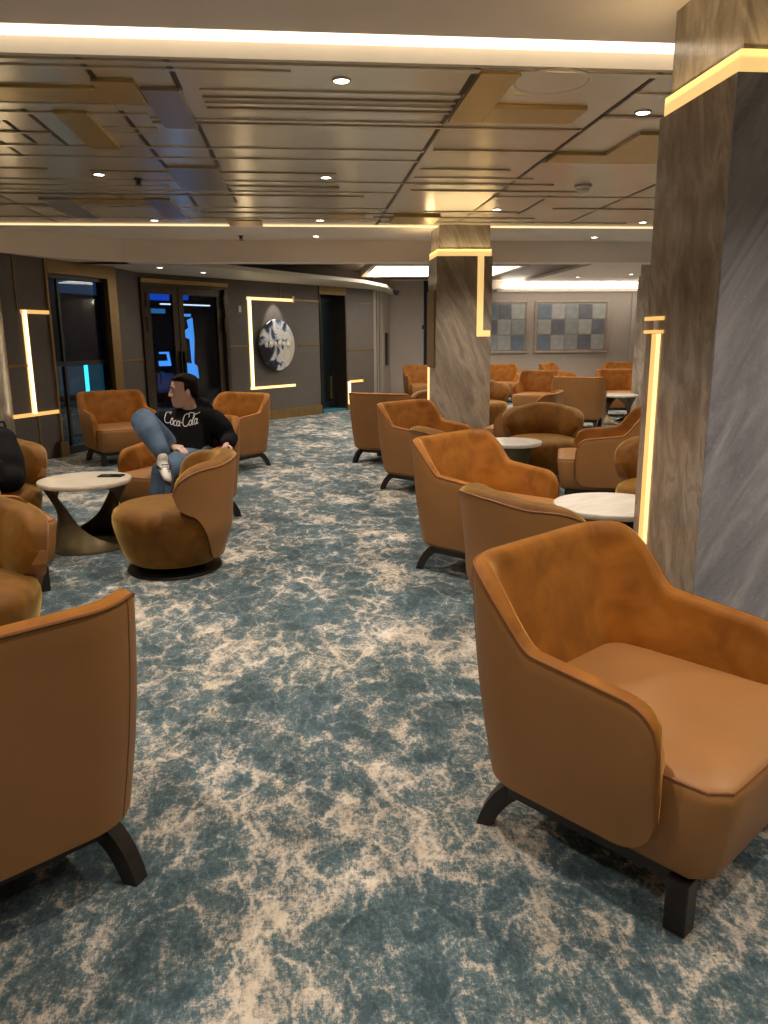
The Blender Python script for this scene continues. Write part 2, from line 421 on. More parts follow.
# thin brass inlays
for k, (ln, t0, t1, z0, z1) in enumerate([(W2, -2.42, -1.92, 1.355, 1.385), (W2, -.62, 0, 1.355, 1.385), (W2, -.72, 0, 2.19, 2.215), (W2, .9, 1.79, 1.23, 1.26),
                                          (W2, 1.28, 1.7, 2.2, 2.215), (W1, -.92, -.47, 1.18, 1.215), (W1, -.40, -.375, 0.1, .57),
                                          (W2, -1.1, -1.085, 2.2, 2.6), (W1, -.55, -.535, 1.85, 2.6)]):
    ln.st('trim_%d' % (k + 5), t0, t1, z0, z1, 0, .01, M['brass_dim'])
W1.st('trim_20', -.03, .0, 0.1, 2.5, -.01, .025, M['brass_dim'])
W1.st('trim_21', -.09, .06, 0, .19, 0, .05, M['brass_dim'])
# end wall with sliding door
p2 = W2.m @ Vector((0, 1.79, 0))
W3 = Line((p2.x, p2.y), math.degrees(math.atan2(2.12 - p2.x, 19.3 - p2.y))); L3 = (Vector((2.12, 19.3, 0)) - p2).length
W3.st('wall_end', 0, L3 + .1, 0, ZW, -.2, 0, M['door_panel'])
for k, t in enumerate((.35, .7)): W3.st('trim_%d' % (24 + k), t, t + .03, 0, 2.5, 0, .015, M['wall_dark'])
r = W3.root('door_1', 1.05); tag(r, kind='structure')
child(r, 'door_leaf', 0, .03, 0, 1.15, 0, 2.4, M['door_panel'])
child(r, 'handle', .03, .07, .35, .62, .85, 1.60, M['black_metal'])

# cornice shelf that follows the wall
inner = [(-1.95, 11.26), (-1.45, 11.60), (-1.1, 11.95), (-.15, 13.3), (1.15, 15.0), (1.75, 16.4), (2.12, 18.4), (2.25, 19.3)]
outer = [(-2.95, 11.26), (-2.75, 11.6), (-2.55, 12.55), (-1.3, 13.95), (.25, 15.66), (1.5, 17.0), (1.9, 18.6), (2.1, 19.3)]
mb = MB(); n = len(inner); vs = []
for z in (2.50, 2.56):
    for a, b in zip(inner, outer): vs += [(a[0], a[1], z), (b[0] - .05, b[1] + .02, z)]
fs = []
for i in range(n - 1):
    a = 2 * i; fs += [(a, a + 1, a + 3, a + 2), (2 * n + a, 2 * n + a + 2, 2 * n + a + 3, 2 * n + a + 1), (a, a + 2, 2 * n + a + 2, 2 * n + a), (a + 1, 2 * n + a + 1, 2 * n + a + 3, a + 3)]
mb.add(vs, fs); o = mb.build('trim_30', M['cream'], smooth=False); tag(o, kind='structure')

# --- window_1 in the left wall
r = W1.root('window_1', 0); tag(r, kind='structure')
child(r, 'window_frame', -.16, .03, 1.17, 1.36, 0, 2.52, M['brass_dim'])
child(r, 'window_frame', -.16, .03, 0, 1.17, 2.33, 2.52, M['brass_dim'])
child(r, 'window_frame', -.14, -.04, 0.0, .04, .1, 2.33, M['black_frame'])
child(r, 'window_frame', -.14, -.04, 1.13, 1.17, .1, 2.33, M['black_frame'])
child(r, 'window_frame', -.14, -.04, 0.04, 1.13, 2.28, 2.33, M['black_frame'])
child(r, 'mullion', -.13, -.08, .27, .31, .1, 2.28, M['black_frame'])
child(r, 'window_rail', -.13, -.08, .04, 1.13, 1.16, 1.22, M['black_frame'])
child(r, 'window_sill', -.14, -.02, 0, 1.17, 0, .1, M['black_frame'])
child(r, 'glass_pane', -.10, -.095, .04, 1.13, .1, 2.28, M['glass'])

# --- door_2: glazed double doors
r = W2.root('door_2', -4.2); tag(r, kind='structure')
child(r, 'door_frame', -.12, .05, 0, 1.78, 2.36, 2.42, M['brass'])
child(r, 'door_frame', -.12, .03, 0, .07, 0, 2.36, M['bronze_frame'])
child(r, 'door_frame', -.12, .03, 1.71, 1.78, 0, 2.36, M['bronze_frame'])
child(r, 'door_frame', -.12, .02, .07, 1.71, 2.31, 2.36, M['bronze_frame'])
for t0, t1 in ((.10, .74), (.76, 1.68)):
    lf = child(r, 'door_leaf', -.08, -.03, t0, t0 + .10, 0.01, 2.31, M['bronze_frame'])
    for (a, b, z0, z1) in ((t1 - .10, t1, .01, 2.31), (t0 + .1, t1 - .1, 2.20, 2.31), (t0 + .1, t1 - .1, .01, .16)):
        q = MB().box(0, .05, 0, b - a, 0, z1 - z0).build('door_rail', M['bronze_frame'], lf, smooth=False)
        q.location = (-.025, a - (t0 + .05), z0 - .01)
    g = MB().box(0, .006, 0, t1 - t0 - .2, 0, 2.04).build('glass_pane', M['glass'], lf, smooth=False); g.location = (-.003, .05, .15)
for t in (.72, .79):
    child(r, 'door_handle', -.02, .02, t - .012, t + .012, .9, 1.3, M['black_metal'])
for t in (.075, 1.69):
    for z in (1.62, 2.0): child(r, 'hinge', -.03, .035, t - .015, t + .015, z, z + .22, M['black_metal'])

# --- door_3: dark doorway with recess
r = W2.root('door_3', 0); tag(r, kind='structure')
child(r, 'door_frame', -.15, .02, 0, .84, 2.34, 2.50, M['brass_dim'])
child(r, 'door_frame', -.5, .02, .80, .84, 0, 2.34, M['bronze_frame'])
child(r, 'door_frame', -.5, .02, 0, .03, 0, 2.34, M['black_frame'])
lf = child(r, 'door_leaf', -.34, -.30, .03, .80, .08, 2.34, M['black_frame'])
child(r, 'glass_pane', -.295, -.29, .12, .72, .2, 2.2, M['glass'])
child(r, 'door_handle', -.29, -.24, .62, .64, .25, .72, M['brass'])
child(r, 'threshold', -.5, .0, 0, .84, 0, .05, M['outdoor_teal'])

# --- outside, seen through the glass
o = W2.box('deck_outside', -7.5, 4.5, -.06, -.01, -5.2, -.2, M['deck']); tag(o, kind='structure'); o.name = 'ground_deck'
W2.st('wall_outside_bulkhead', -7.5, 4.5, -.06, 3.2, -5.4, -5.2, M['outdoor'])
W2.st('ceiling_outside_deck', -7.5, 4.5, 2.9, 3.0, -5.2, -.2, M['outdoor'])
W2.st('wall_outside_end', 4.4, 4.5, -.06, 3.2, -5.2, -.2, M['outdoor'])
W2.st('wall_outside_near', -7.5, -7.4, -.06, 3.2, -5.2, -.2, M['outdoor'])
def ext(name, ln, t0, t1, z0, z1, o0, o1, mat, lab, cat, grp=None):
    o = ln.box(name, t0, t1, z0, z1, o0, o1, M[mat]); return tag(o, lab, cat, grp)
def ap1(t, z, o): return t + 1.23 * o, 1.5 + (z - 1.5) * (1 + .14 * o)    # spot at distance o behind the window plane
def ext1(name, t0, t1, z0, z1, o, mat, lab, cat):
    a, b = ap1(t0, z0, o); c, d = ap1(t1, z1, o); return ext(name, W1, a, c, b, d, -o - .04, -o, mat, lab, cat)
lt = ext1('light_tube', .60, .64, .80, 1.17, .6, 'cyan', 'upright cyan light tube seen through the left window', 'light tube')
ds = ext1('deck_screen', .0, 1.1, .78, 1.17, 1.2, 'teal_dim', 'dark teal panel behind the cyan tube outside the left window', 'screen')
ext1('deck_screen', .05, .75, .25, .5, 1.3, 'outdoor_teal', 'low teal plate painted as the bluish floor reflection outside the left window', 'screen')  # teal plate stands in for a bluish reflection on the deck floor
ext1('deck_light', .05, 1.1, 2.10, 2.40, 1.5, 'navy', 'dim navy glowing panel high behind the left window', 'lamp')
for o_, nm in ((lt, 'mounting_post'), (ds, 'screen_post')):
    zb = o_.location.z + .01
    q = MB().box(-.015, .015, -.02, .02, -zb, .0).build(nm, M['outdoor'], o_, smooth=False)
def ap2(t, z, o): return t + .787 * o, 1.5 + (z - 1.5) * (1 + .098 * o)   # spot on the deck at distance o behind the door plane
def ext2(name, t0, t1, z0, z1, o, mat, lab, th=.05):
    a, b = ap2(t0, z0, o); c, d = ap2(t1, z1, o); return ext(name, W2, a, c, b, d, -o - th, -o, mat, lab, 'lamp')
ext2('deck_light', -4.05, -3.6, 2.10, 2.28, 2.4, 'blue', 'wide blue glowing lamp high behind the left door leaf')
ext2('deck_light', -3.42, -3.12, 2.12, 2.28, 2.4, 'blue', 'saturated blue lamp high behind the right door leaf')
ext2('deck_light', -3.80, -2.64, 2.035, 2.055, 1.6, 'cold_white', 'thin white light bar crossing behind both door leaves')
ext2('deck_light', -4.02, -3.72, 1.90, 1.97, 2.2, 'blue_dim', 'pale blue light bar behind the left door leaf')
ext2('deck_light', -3.38, -3.10, 1.86, 1.90, 2.2, 'blue_pale', 'pale blue light bar behind the right door leaf')
ext2('deck_light', -4.02, -3.62, .66, .96, 2.6, 'outdoor_teal', 'dim teal panel low behind the left door leaf')
def poly_ext(name, ln, pts, off, mat, lab, cat):
    pts = [ap2(t, z, -off) for t, z in pts]
    mb = MB(); n = len(pts)
    v = [(0, t, z) for t, z in pts] + [(-.03, t, z) for t, z in pts]
    fcs = [tuple(range(n)), tuple(range(2 * n - 1, n - 1, -1))] + [(i, i + n, (i + 1) % n + n, (i + 1) % n) for i in range(n)]
    t0 = sum(p[0] for p in pts) / n; z0 = min(p[1] for p in pts)
    v = [(x, y - t0, z - z0) for x, y, z in v]
    o = mb.add(v, fcs).build(name, M[mat], smooth=False); w = ln.m @ Vector((off, t0, z0)); o.location = w; o.rotation_euler = (0, 0, ln.rz)
    return tag(o, lab, cat)
poly_ext('backlit_sculpture', W2, [(-3.34, .95), (-3.0, .85), (-3.02, 1.05), (-3.10, 1.10), (-3.06, 1.5), (-3.08, 1.84), (-3.20, 1.80), (-3.17, 1.68), (-3.30, 1.62), (-3.26, 1.52), (-3.16, 1.50), (-3.14, 1.1), (-3.33, 1.12)], -1.9, 'blue_pale', 'ragged glowing pale blue form behind the right door leaf', 'sculpture')
poly_ext('outline_light', W2, [(-3.94, 1.08), (-3.66, 1.08), (-3.70, 1.30), (-3.92, 1.30), (-3.92, 1.27), (-3.74, 1.27), (-3.72, 1.16), (-3.94, 1.16)], -2.2, 'blue_pale', 'bracket shaped blue light low behind the left door leaf', 'lamp')
poly_ext('deck_lounger', W2, [(-3.92, .80), (-3.74, .78), (-3.78, .86), (-3.86, 1.0), (-3.93, .99)], -2.1, 'outdoor_teal', 'small teal form under the bracket shaped blue light', 'lounger')

# ------------------------------------------------------------------ LED wall bars
def ledset(ln, name, t, parts, lab):
    r = ln.root(name, t); tag(r, lab, 'wall light')
    for (nm, t0, t1, z0, z1, mat) in parts:
        child(r, nm, 0, .022, t0, t1, z0, z1, M[mat])
        if nm == 'light_bar' and z1 - z0 > .3:
            c_ = (t0 + t1) / 2; child(r, 'bright_core', .022, .026, c_ - .012, c_ + .012, z0 + .01, z1 - .01, M['led_core'])
    return r
ledset(W1, 'wall_light', -.45, [('light_bar', -.03, .035, .60, 1.86, 'led_wall'), ('light_bar', -.05, .45, 1.82, 1.865, 'led_dim'), ('light_bar', -.36, .42, .57, .615, 'led_dim')],
       'tall glowing gold wall light beside the left window with bars above and below')
ledset(W2, 'wall_light', -1.90, [('light_bar', -.035, .04, .62, 2.20, 'led_wall'), ('light_bar', -.05, 1.12, 2.17, 2.22, 'led_wall'), ('light_bar', -.05, 1.13, .59, .635, 'led_wall'),
                               ('brass_tip', 1.12, 1.17, 2.15, 2.27, 'brass')], 'C shaped glowing gold wall light around the round moon artwork')
ledset(W2, 'wall_light', .88, [('light_bar', -.02, .06, .12, .60, 'led_wall'), ('light_bar', .06, .50, .57, .62, 'led_dim'), ('brass_tip', .48, .52, .55, .70, 'brass')],
       'small low glowing gold wall light right of the dark doorway')

# round artwork
r = W2.root('wall_art', -1.28, 1.375); tag(r, 'round mottled black, white and blue artwork with a row of pale blobs', 'artwork')
mx = Matrix.Rotation(PI / 2, 4, 'Y')
d = MB().lathe([(.44, 0), (.462, .01), (.465, .04), (.455, .05), (.3, .055), (.02, .056)], 48).build('relief_disc', M['moon'], r)
d.rotation_euler = (PI / 2, 0, PI / 2); d.location = (0.03, 0, 0)
d2 = MB().lathe([(.40, 0), (.40, .03)], 40).build('mounting_plate', M['black_metal'], r); d2.rotation_euler = (PI / 2, 0, PI / 2)
rb = MB()
for k in range(6):
    t = -.30 + .115 * k + random.uniform(-.01, .01)
    rb.ellipsoid((.088, t, .02 + random.uniform(-.02, .02)), (.012, .045, .05), 10, 6)
rb.build('pale_relief_row', M['stone_top'], r)
# switch and small sign
o = W2.box('wall_switch', -2.16, -2.10, 1.95, 2.06, 0, .012, M['white_plastic']); tag(o, 'small white switch plate on the wall right of the glass doors', 'switch')
o = bxo('door_sign', 2.92, 3.14, 19.28, 19.3, 1.69, 1.78, M['black_plastic']); tag(o, 'small black plate on the far pale wall left of the middle pillar', 'sign')
o = MB().lathe([(.07, 0), (.07, -.04), (.05, -.09), (.02, -.11)], 20).build('security_camera', M['black_plastic']); o.location = (2.05, 17.3, 2.5); tag(o, 'small dome camera under the white cornice by the sliding door', 'camera')

# framed tile pictures
def picture(x0, x1, z0, z1, lab, pat, cols):
    r = empty('framed_picture', ((x0 + x1) / 2, 19.3, z0)); tag(r, lab, 'picture', 'framed tile pictures on the far wall')
    w = (x1 - x0) / 2; h = z1 - z0; fw = .05
    fr = MB().box(-w, w, -.05, 0, 0, fw).box(-w, w, -.05, 0, h - fw, h).box(-w, -w + fw, -.05, 0, fw, h - fw).box(w - fw, w, -.05, 0, fw, h - fw)
    fr.build('picture_frame', M['art_frame'], r, smooth=False, bevel=.006)
    MB().box(-w + fw, w - fw, -.02, -.001, fw, h - fw).build('backing_board', M['art_mat'], r, smooth=False)
    iw = 2 * (w - fw - .03) / cols; ih = (h - 2 * fw - .06) / 3
    for j in range(3):
        for i in range(cols):
            c = int(pat[j][i]); xx = -w + fw + .03 + i * iw; zz = h - fw - .03 - (j + 1) * ih
            t = MB().box(.012, iw - .012, -.032, -.018, .012, ih - .012).build('tile', TILE[c], r, smooth=False); t.location = (xx, 0, zz)
picture(5.75, 7.65, 1.08, 2.36, 'wide framed grid of grey and blue tiles, the complete right-hand picture', ['20130', '03103', '21130'.replace('1', '0', 1)], 5)
picture(3.70, 5.58, 1.08, 2.36, 'framed grid of grey and blue tiles partly hidden by the middle pillar', ['01230', '10301', '20102'], 5)

# ------------------------------------------------------------------ pillars
def pillar(x0, x1, y0, y1, lab, strips, front=None, band='led_gold'):
    r = empty('pillar', ((x0 + x1) / 2, (y0 + y1) / 2, 0)); tag(r, lab, 'pillar', kind='structure')
    cx, cy = (x0 + x1) / 2, (y0 + y1) / 2; hx, hy = (x1 - x0) / 2, (y1 - y0) / 2
    MB().box(-hx + .012, hx, -hy + .012, hy, 0, 2.43).build('stone_cladding', M['marble'], r, smooth=False)
    if front:   # face towards the viewer, its cooler light painted into the stone colour
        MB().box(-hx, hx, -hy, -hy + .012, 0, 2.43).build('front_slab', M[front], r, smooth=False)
    else:
        MB().box(-hx, hx, -hy, -hy + .012, 0, 2.43).build('front_slab', M['marble'], r, smooth=False)
    MB().box(-hx, -hx + .012, -hy + .012, hy, 0, 2.43).build('side_slab', M['marble'], r, smooth=False)
    MB().box(-hx + .012, hx - .012, -hy + .012, hy - .012, 2.43, 2.51).build('light_band' if band == 'led_gold' else 'shadow_gap', M[band], r, smooth=False)
    MB().box(-hx + .03, hx - .03, -hy + .03, hy - .03, 2.51, ZN if y0 < 4 else ZC).build('upper_stone', M['marble'], r, smooth=False)
    for (nm, b, mt) in strips:
        MB().box(b[0] - cx, b[1] - cx, b[2] - cy, b[3] - cy, b[4], b[5]).build(nm, M[mt], r, smooth=False)
    return r
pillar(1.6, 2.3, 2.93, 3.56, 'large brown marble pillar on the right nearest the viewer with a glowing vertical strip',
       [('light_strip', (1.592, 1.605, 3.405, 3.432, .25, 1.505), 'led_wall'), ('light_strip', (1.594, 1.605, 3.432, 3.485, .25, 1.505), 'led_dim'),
        ('glowing_brass_bar', (1.59, 1.605, 3.38, 3.565, 1.507, 1.522), 'led_dim'), ('glowing_brass_bar', (1.59, 1.605, 3.38, 3.565, 1.565, 1.582), 'led_dim'),  # brass bars are no lamps, a golden glow is put into their colour
        ('steel_clip', (1.593, 1.605, 3.43, 3.47, 1.522, 1.565), 'white_plastic')], 'marble_cool_lit')
pillar(1.6, 2.27, 9.4, 10.05, 'brown marble pillar in the middle distance with L shaped light at its top',
       [('light_strip', (2.09, 2.165, 9.39, 9.41, 1.50, 2.44), 'led_gold'), ('light_strip', (2.165, 2.255, 9.39, 9.41, 1.50, 1.57), 'led_gold'),
        ('light_strip', (1.59, 1.605, 9.93, 10.0, .2, 1.12), 'led_wall'), ('bronze_inlay', (1.585, 1.605, 9.5, 10.045, 1.14, 2.05), 'brass_dim')])
pillar(5.86, 6.5, 12.9, 13.5, 'far marble pillar mostly hidden behind the large right pillar', [], None, 'marble')
pillar(-4.2, -3.52, 9.15, 9.82, 'pale marble pillar at the left edge beside the gold wall light', [], None, 'marble')

# ------------------------------------------------------------------ metal ceiling details
def ceilbox(name, x0, x1, y0, y1, drop, mat):
    return struct(name, x0, x1, y0, y1, ZC - drop, ZC, M[mat])
for (x, y0, y1) in [(-1.0, 4.07, 4.40), (-1.0, 4.95, 8.2), (-.60, 4.07, 4.52), (-.60, 5.2, 6.4), (-.60, 7.2, 8.0), (.89, 4.07, 9.48), (1.82, 4.07, 9.48), (-1.54, 4.95, 5.8),
                    (-1.73, 5.2, 5.75), (-1.94, 5.7, 6.2), (-2.69, 5.5, 9.4), (2.34, 7.5, 8.6), (3.10, 6.4, 9.1), (-1.63, 7.6, 8.3), (-3.5, 4.2, 9.3)]:
    ceilbox('ceiling_joint', x - .014, x + .014, y0, y1, .003, 'groove')
slats = [(-6, 12, 4.11, .05, 'champagne_slat'), (-6, -.02, 4.20, .035, 'champagne_slat'), (-.5, .89, 4.52, .05, 'champagne_slat'), (-.5, .89, 4.64, .03, 'bronze_slat'),
         (-.5, .89, 4.75, .045, 'champagne_slat'), (-.5, .89, 4.84, .03, 'bronze_slat'), (-.86, .89, 5.08, .04, 'champagne_slat'), (-.86, 1.8, 5.16, .03, 'bronze_slat'),
         (-2.6, .89, 5.80, .05, 'champagne_slat'), (-2.6, .89, 6.12, .05, 'champagne_slat'), (-1.6, .3, 6.60, .035, 'bronze_slat'), (-2.6, 1.8, 6.95, .04, 'champagne_slat'),
         (-.6, .35, 7.18, .07, 'bronze_slat'), (-3.4, .89, 7.42, .06, 'champagne_slat'), (-3.4, .6, 7.60, .04, 'bronze_slat'), (-2.6, .89, 8.3, .05, 'champagne_slat'),
         (-1.0, 1.2, 8.62, .06, 'bronze_slat'), (-3.4, .8, 9.0, .05, 'champagne_slat'), (.8, 2.6, 8.87, .05, 'bronze_slat'), (.9, 3.8, 9.2, .06, 'champagne_slat'),
         (.9, 1.25, 4.50, .04, 'champagne_slat'), (.95, 1.8, 5.75, .03, 'bronze_slat'), (.95, 1.66, 6.38, .04, 'bronze_slat'), (.95, 1.95, 6.72, .05, 'champagne_slat'),
         (.95, 2.2, 6.96, .035, 'bronze_slat'), (1.0, 2.6, 7.28, .05, 'bronze_slat'), (1.82, 4.2, 7.55, .05, 'champagne_slat'), (1.82, 4.5, 6.10, .05, 'champagne_slat'),
         (1.82, 3.0, 4.85, .05, 'bronze_slat'), (1.82, 3.0, 4.42, .05, 'champagne_slat'), (1.3, 2.3, 8.45, .05, 'bronze_slat'), (2.6, 4.2, 8.2, .04, 'bronze_slat'),
         (-3.4, -1.0, 4.82, .04, 'champagne_slat'), (-3.4, -.86, 5.0, .04, 'champagne_slat'), (-1.18, -.86, 5.30, .03, 'champagne_slat'), (-1.2, -.9, 5.42, .03, 'champagne_slat'),
         (-3.4, -1.54, 5.45, .04, 'bronze_slat'), (-3.4, -1.9, 6.55, .05, 'bronze_slat'), (-3.4, -1.1, 7.2, .05, 'champagne_slat'), (-3.4, -2.3, 8.2, .05, 'bronze_slat'),
         (-6, -3.4, 4.6, .05, 'champagne_slat'), (-6, -3.4, 5.6, .05, 'champagne_slat'), (-6, -3.4, 6.9, .05, 'champagne_slat'), (3.6, 9, 5.5, .05, 'champagne_slat'), (4, 9, 8.6, .05, 'bronze_slat')]
for (x0, x1, y, w, m_) in slats: ceilbox('ceiling_slat', x0, x1, y - w / 2, y + w / 2, .009, m_)
def panel(x0, x1, y0, y1, mat, lab, drop=.022):
    o = bxo('ceiling_panel', x0, x1, y0, y1, ZC - drop, ZC - .0, M[mat], bevel=.003); tag(o, lab, 'ceiling panel', 'metal panels hung below the ceiling')
    return o
panel(-1.62, -1.02, 4.50, 4.74, 'gold_panel', 'long gold ceiling panel running to the left edge of the picture', .016)
panel(-1.02, -.81, 4.36, 4.74, 'gold_panel', 'gold ceiling panel nearest the viewer, left of the gunmetal panel')
panel(-.80, -.60, 4.48, 5.23, 'steel_panel', 'gunmetal ceiling panel joined to the right of the nearest gold panel')
panel(-1.38, -1.19, 4.95, 5.80, 'gold_panel', 'narrow gold ceiling panel lengthwise at left, behind the nearest gold panel')
panel(-1.00, -.61, 6.38, 7.30, 'steel_panel', 'square dark ceiling panel in the middle of the left half')
panel(-2.38, -2.11, 7.82, 8.93, 'steel_panel', 'small dark ceiling panel farthest left near the thin light line')
panel(-1.42, -1.19, 7.80, 8.96, 'steel_panel', 'small dark ceiling panel above the seated man, near the thin light line')
panel(-2.11, -1.42, 7.84, 8.10, 'gold_panel', 'slim gold ceiling bar linking two small dark panels', .016)
panel(.91, 1.11, 4.09, 4.98, 'gold_panel', 'tall gold ceiling panel left of the round speaker')
panel(1.11, 1.66, 4.66, 4.97, 'gold_panel', 'wide gold ceiling panel behind the round speaker')
panel(1.84, 2.7, 5.76, 6.02, 'gold_panel', 'gold ceiling panel bar beside the right pillar, farther edge')
panel(2.2, 2.9, 5.18, 5.76, 'gold_panel', 'gold ceiling panel against the right pillar, nearer block')
panel(-.80, -.42, 9.12, 9.53, 'gold_panel', 'small gold ceiling plate interrupting the thin light line', .016)
panel(.30, .70, 8.62, 8.9, 'gold_panel', 'small gold ceiling plate in the centre near the thin light line', .016)
panel(1.0, 1.5, 8.6, 9.1, 'gold_panel', 'gold ceiling plate in front of the middle pillar', .04)
# round flush speaker
r = empty('ceiling_speaker', (1.31, 4.24, ZC)); tag(r, 'large flush round speaker in the ceiling near the right pillar', 'speaker')
MB().lathe([(.205, 0), (.205, -.008), (.19, -.010), (.185, -.004)], 48).build('speaker_rim', M['champagne_slat'], r)
MB().lathe([(.184, 0), (.184, -.006), (.02, -.006)], 48).build('speaker_grille', M['champagne_slat'], r)
o = MB().lathe([(.075, 0), (.075, -.02), (.055, -.03), (.05, -.05), (.03, -.062), (.005, -.066)], 24).build('smoke_detector', M['white_plastic']); o.location = (2.47, 6.96, ZC); tag(o, 'white round smoke detector on the metal ceiling', 'smoke detector')
for (x, y, z, l) in [(-1.3, 6.9, ZC, 'small sprinkler head on the ceiling beside a downlight above the seated man'), (-.75, 10.5, ZC, 'small sprinkler head on the plaster band beyond the thin light line'), (7.0, 15.5, ZC, 'small sprinkler head on the plaster ceiling at the far right')]:
    r = empty('sprinkler', (x, y, z)); tag(r, l, 'sprinkler')
    MB().lathe([(.035, 0), (.035, -.006), (.012, -.01), (.012, -.035), (.004, -.045)], 16).build('body', M['black_metal'], r)
    MB().lathe([(.028, -.052), (.028, -.056)], 16).build('deflector', M['black_metal'], r)
    for q in (-.017, .017): MB().box(q - .003, q + .003, -.003, .003, -.055, -.01).build('frame_arm', M['black_metal'], r)
# glass sensor cluster on brown ceiling
r = empty('ceiling_projector', (-.62, 13.9, ZC + .06)); tag(r, 'small pale glinting fixture on the brown ceiling above the doors', 'ceiling fixture')
MB().box(-.22, .22, -.10, .10, -.03, 0).build('mounting_plate', M['bronze_frame'], r, smooth=False)
for k in range(5): MB().ellipsoid((-.18 + .09 * k, -.02 + .03 * (k % 2), -.055), (.035, .035, .03), 12, 8).build('glass_bead', M['art_mat'], r)
# light box on brown ceiling
r = empty('ceiling_light_box', (2.5, 15.2, ZC + .06)); tag(r, 'large rectangular white light box hanging below the brown ceiling', 'ceiling light')
x0, x1, y0, y1 = 1.22, 4.02, 13.9, 16.5; X, Yy = 2.5, 15.2
z0, z1 = -.13, 0
fr = MB().box(x0 - X, x1 - X, y0 - Yy, y0 - Yy + .1, z0, z1).box(x0 - X, x1 - X, y1 - Yy - .1, y1 - Yy, z0, z1).box(x0 - X, x0 - X + .1, y0 - Yy + .1, y1 - Yy - .1, z0, z1).box(x1 - X - .1, x1 - X, y0 - Yy + .1, y1 - Yy - .1, z0, z1)
fr.build('light_frame', M['cream'], r, smooth=False, bevel=.01)
MB().box(x0 - X + .1, x1 - X - .1, y0 - Yy + .1, y1 - Yy - .1, z0 + .02, z1).build('light_diffuser', M['lightbox'], r, smooth=False)

# ------------------------------------------------------------------ downlights
def spot(loc, power, size=120, blend=.7, col=(1, .86, .70), rad=.05):
    l = bpy.data.lights.new('downlight_lamp', 'SPOT'); l.energy = power; l.spot_size = R(size); l.spot_blend = blend; l.color = col; l.shadow_soft_size = rad
    o = bpy.data.objects.new('downlight_lamp', l); COL.objects.link(o); o.location = loc; return o
proto_dl = None
def downlight(x, y, z, lab, power=55, vis=True):
    global proto_dl
    if vis:
        if proto_dl is None:
            r = empty('downlight', (x, y, z)); proto_dl = r
            MB().lathe([(.048, .0), (.05, -.006), (.04, -.008), (.037, -.003), (.037, 0)], 24).build('trim_ring', M['white_plastic'], r)
            MB().lathe([(.037, -.001), (.037, -.005), (.003, -.005)], 24).build('lens', M['lens'], r)
        else:
            r = copy_tree(proto_dl); r.location = (x, y, z)
        tag(r, lab, 'downlight', 'recessed ceiling downlights')
    if power: spot((x, y, z - .02), power)
DL = [(.235, 4.31, ZC, 'largest ceiling downlight, the nearest one, over the aisle'), (-1.568, 6.735, ZC, 'ceiling downlight on the left beside a sprinkler head'),
      (.227, 6.746, ZC, 'middle ceiling downlight over the aisle in the second row'), (-1.59, 9.19, ZC, 'left ceiling downlight just short of the thin light line'),
      (.228, 9.11, ZC, 'ceiling downlight over the aisle just short of the thin light line'), (2.03, 8.27, ZC, 'ceiling downlight directly in front of the middle pillar'),
      (2.03, 4.755, ZC, 'ceiling downlight touching the left edge of the nearest pillar'), (3.964, 9.10, ZC, 'right ceiling downlight just short of the thin light line'),
      (-3.35, 10.43, ZC, 'far left downlight in the plaster band past the light line'), (.207, 10.49, ZC, 'central downlight in the plaster band past the light line'),
      (3.9, 10.47, ZC, 'right downlight in the plaster band past the light line')]
for d_ in DL: downlight(*d_, power=(125 if d_[1] < 5 else 100) if d_[1] < 10 else 75)
# cornice downlights and far right ones
for (x, y, l) in [(-2.0, 11.75, 'left small downlight in the white cornice above the glass doors'), (-1.50, 12.6, 'right small downlight in the white cornice above the glass doors')]: downlight(x, y, 2.50, l, 10)
for (x, y, l) in [(6.15, 17.4, 'small far downlight above the wide framed picture, left of three'), (7.05, 16.6, 'small far downlight above the wide framed picture, middle of three'), (7.65, 15.2, 'small far downlight at the far right, right of three')]: downlight(x, y, ZC, l, 110)
# lamps without fittings: the grid carried on out of frame, plus unseen fill farther back
for (x, y) in [(2.1, 1.7), (.23, 1.9), (-1.57, 1.9), (-1.57, 4.4), (3.6, 1.7), (.23, -.6), (-1.6, -.6), (2.0, -.6), (-3.4, 4.3), (-3.4, 6.74), (3.9, 4.75), (3.9, 6.74), (5.8, 6.0), (5.8, 9.1), (3.0, 12.0), (1.0, 12.2), (.7, 12.2), (5.2, 12.0), (7.5, 12.0), (4.2, 17.6), (8.8, 17.0), (8, 8), (6.0, 14.2), (3.4, 15.5), (4.6, 11.6), (1.6, 13.6)]:  # first lamp is added to light the near pillar's front face
    downlight(x, y, ZC, '', power=(55 if y < 0 else 80) if y < 11 else 80, vis=False)
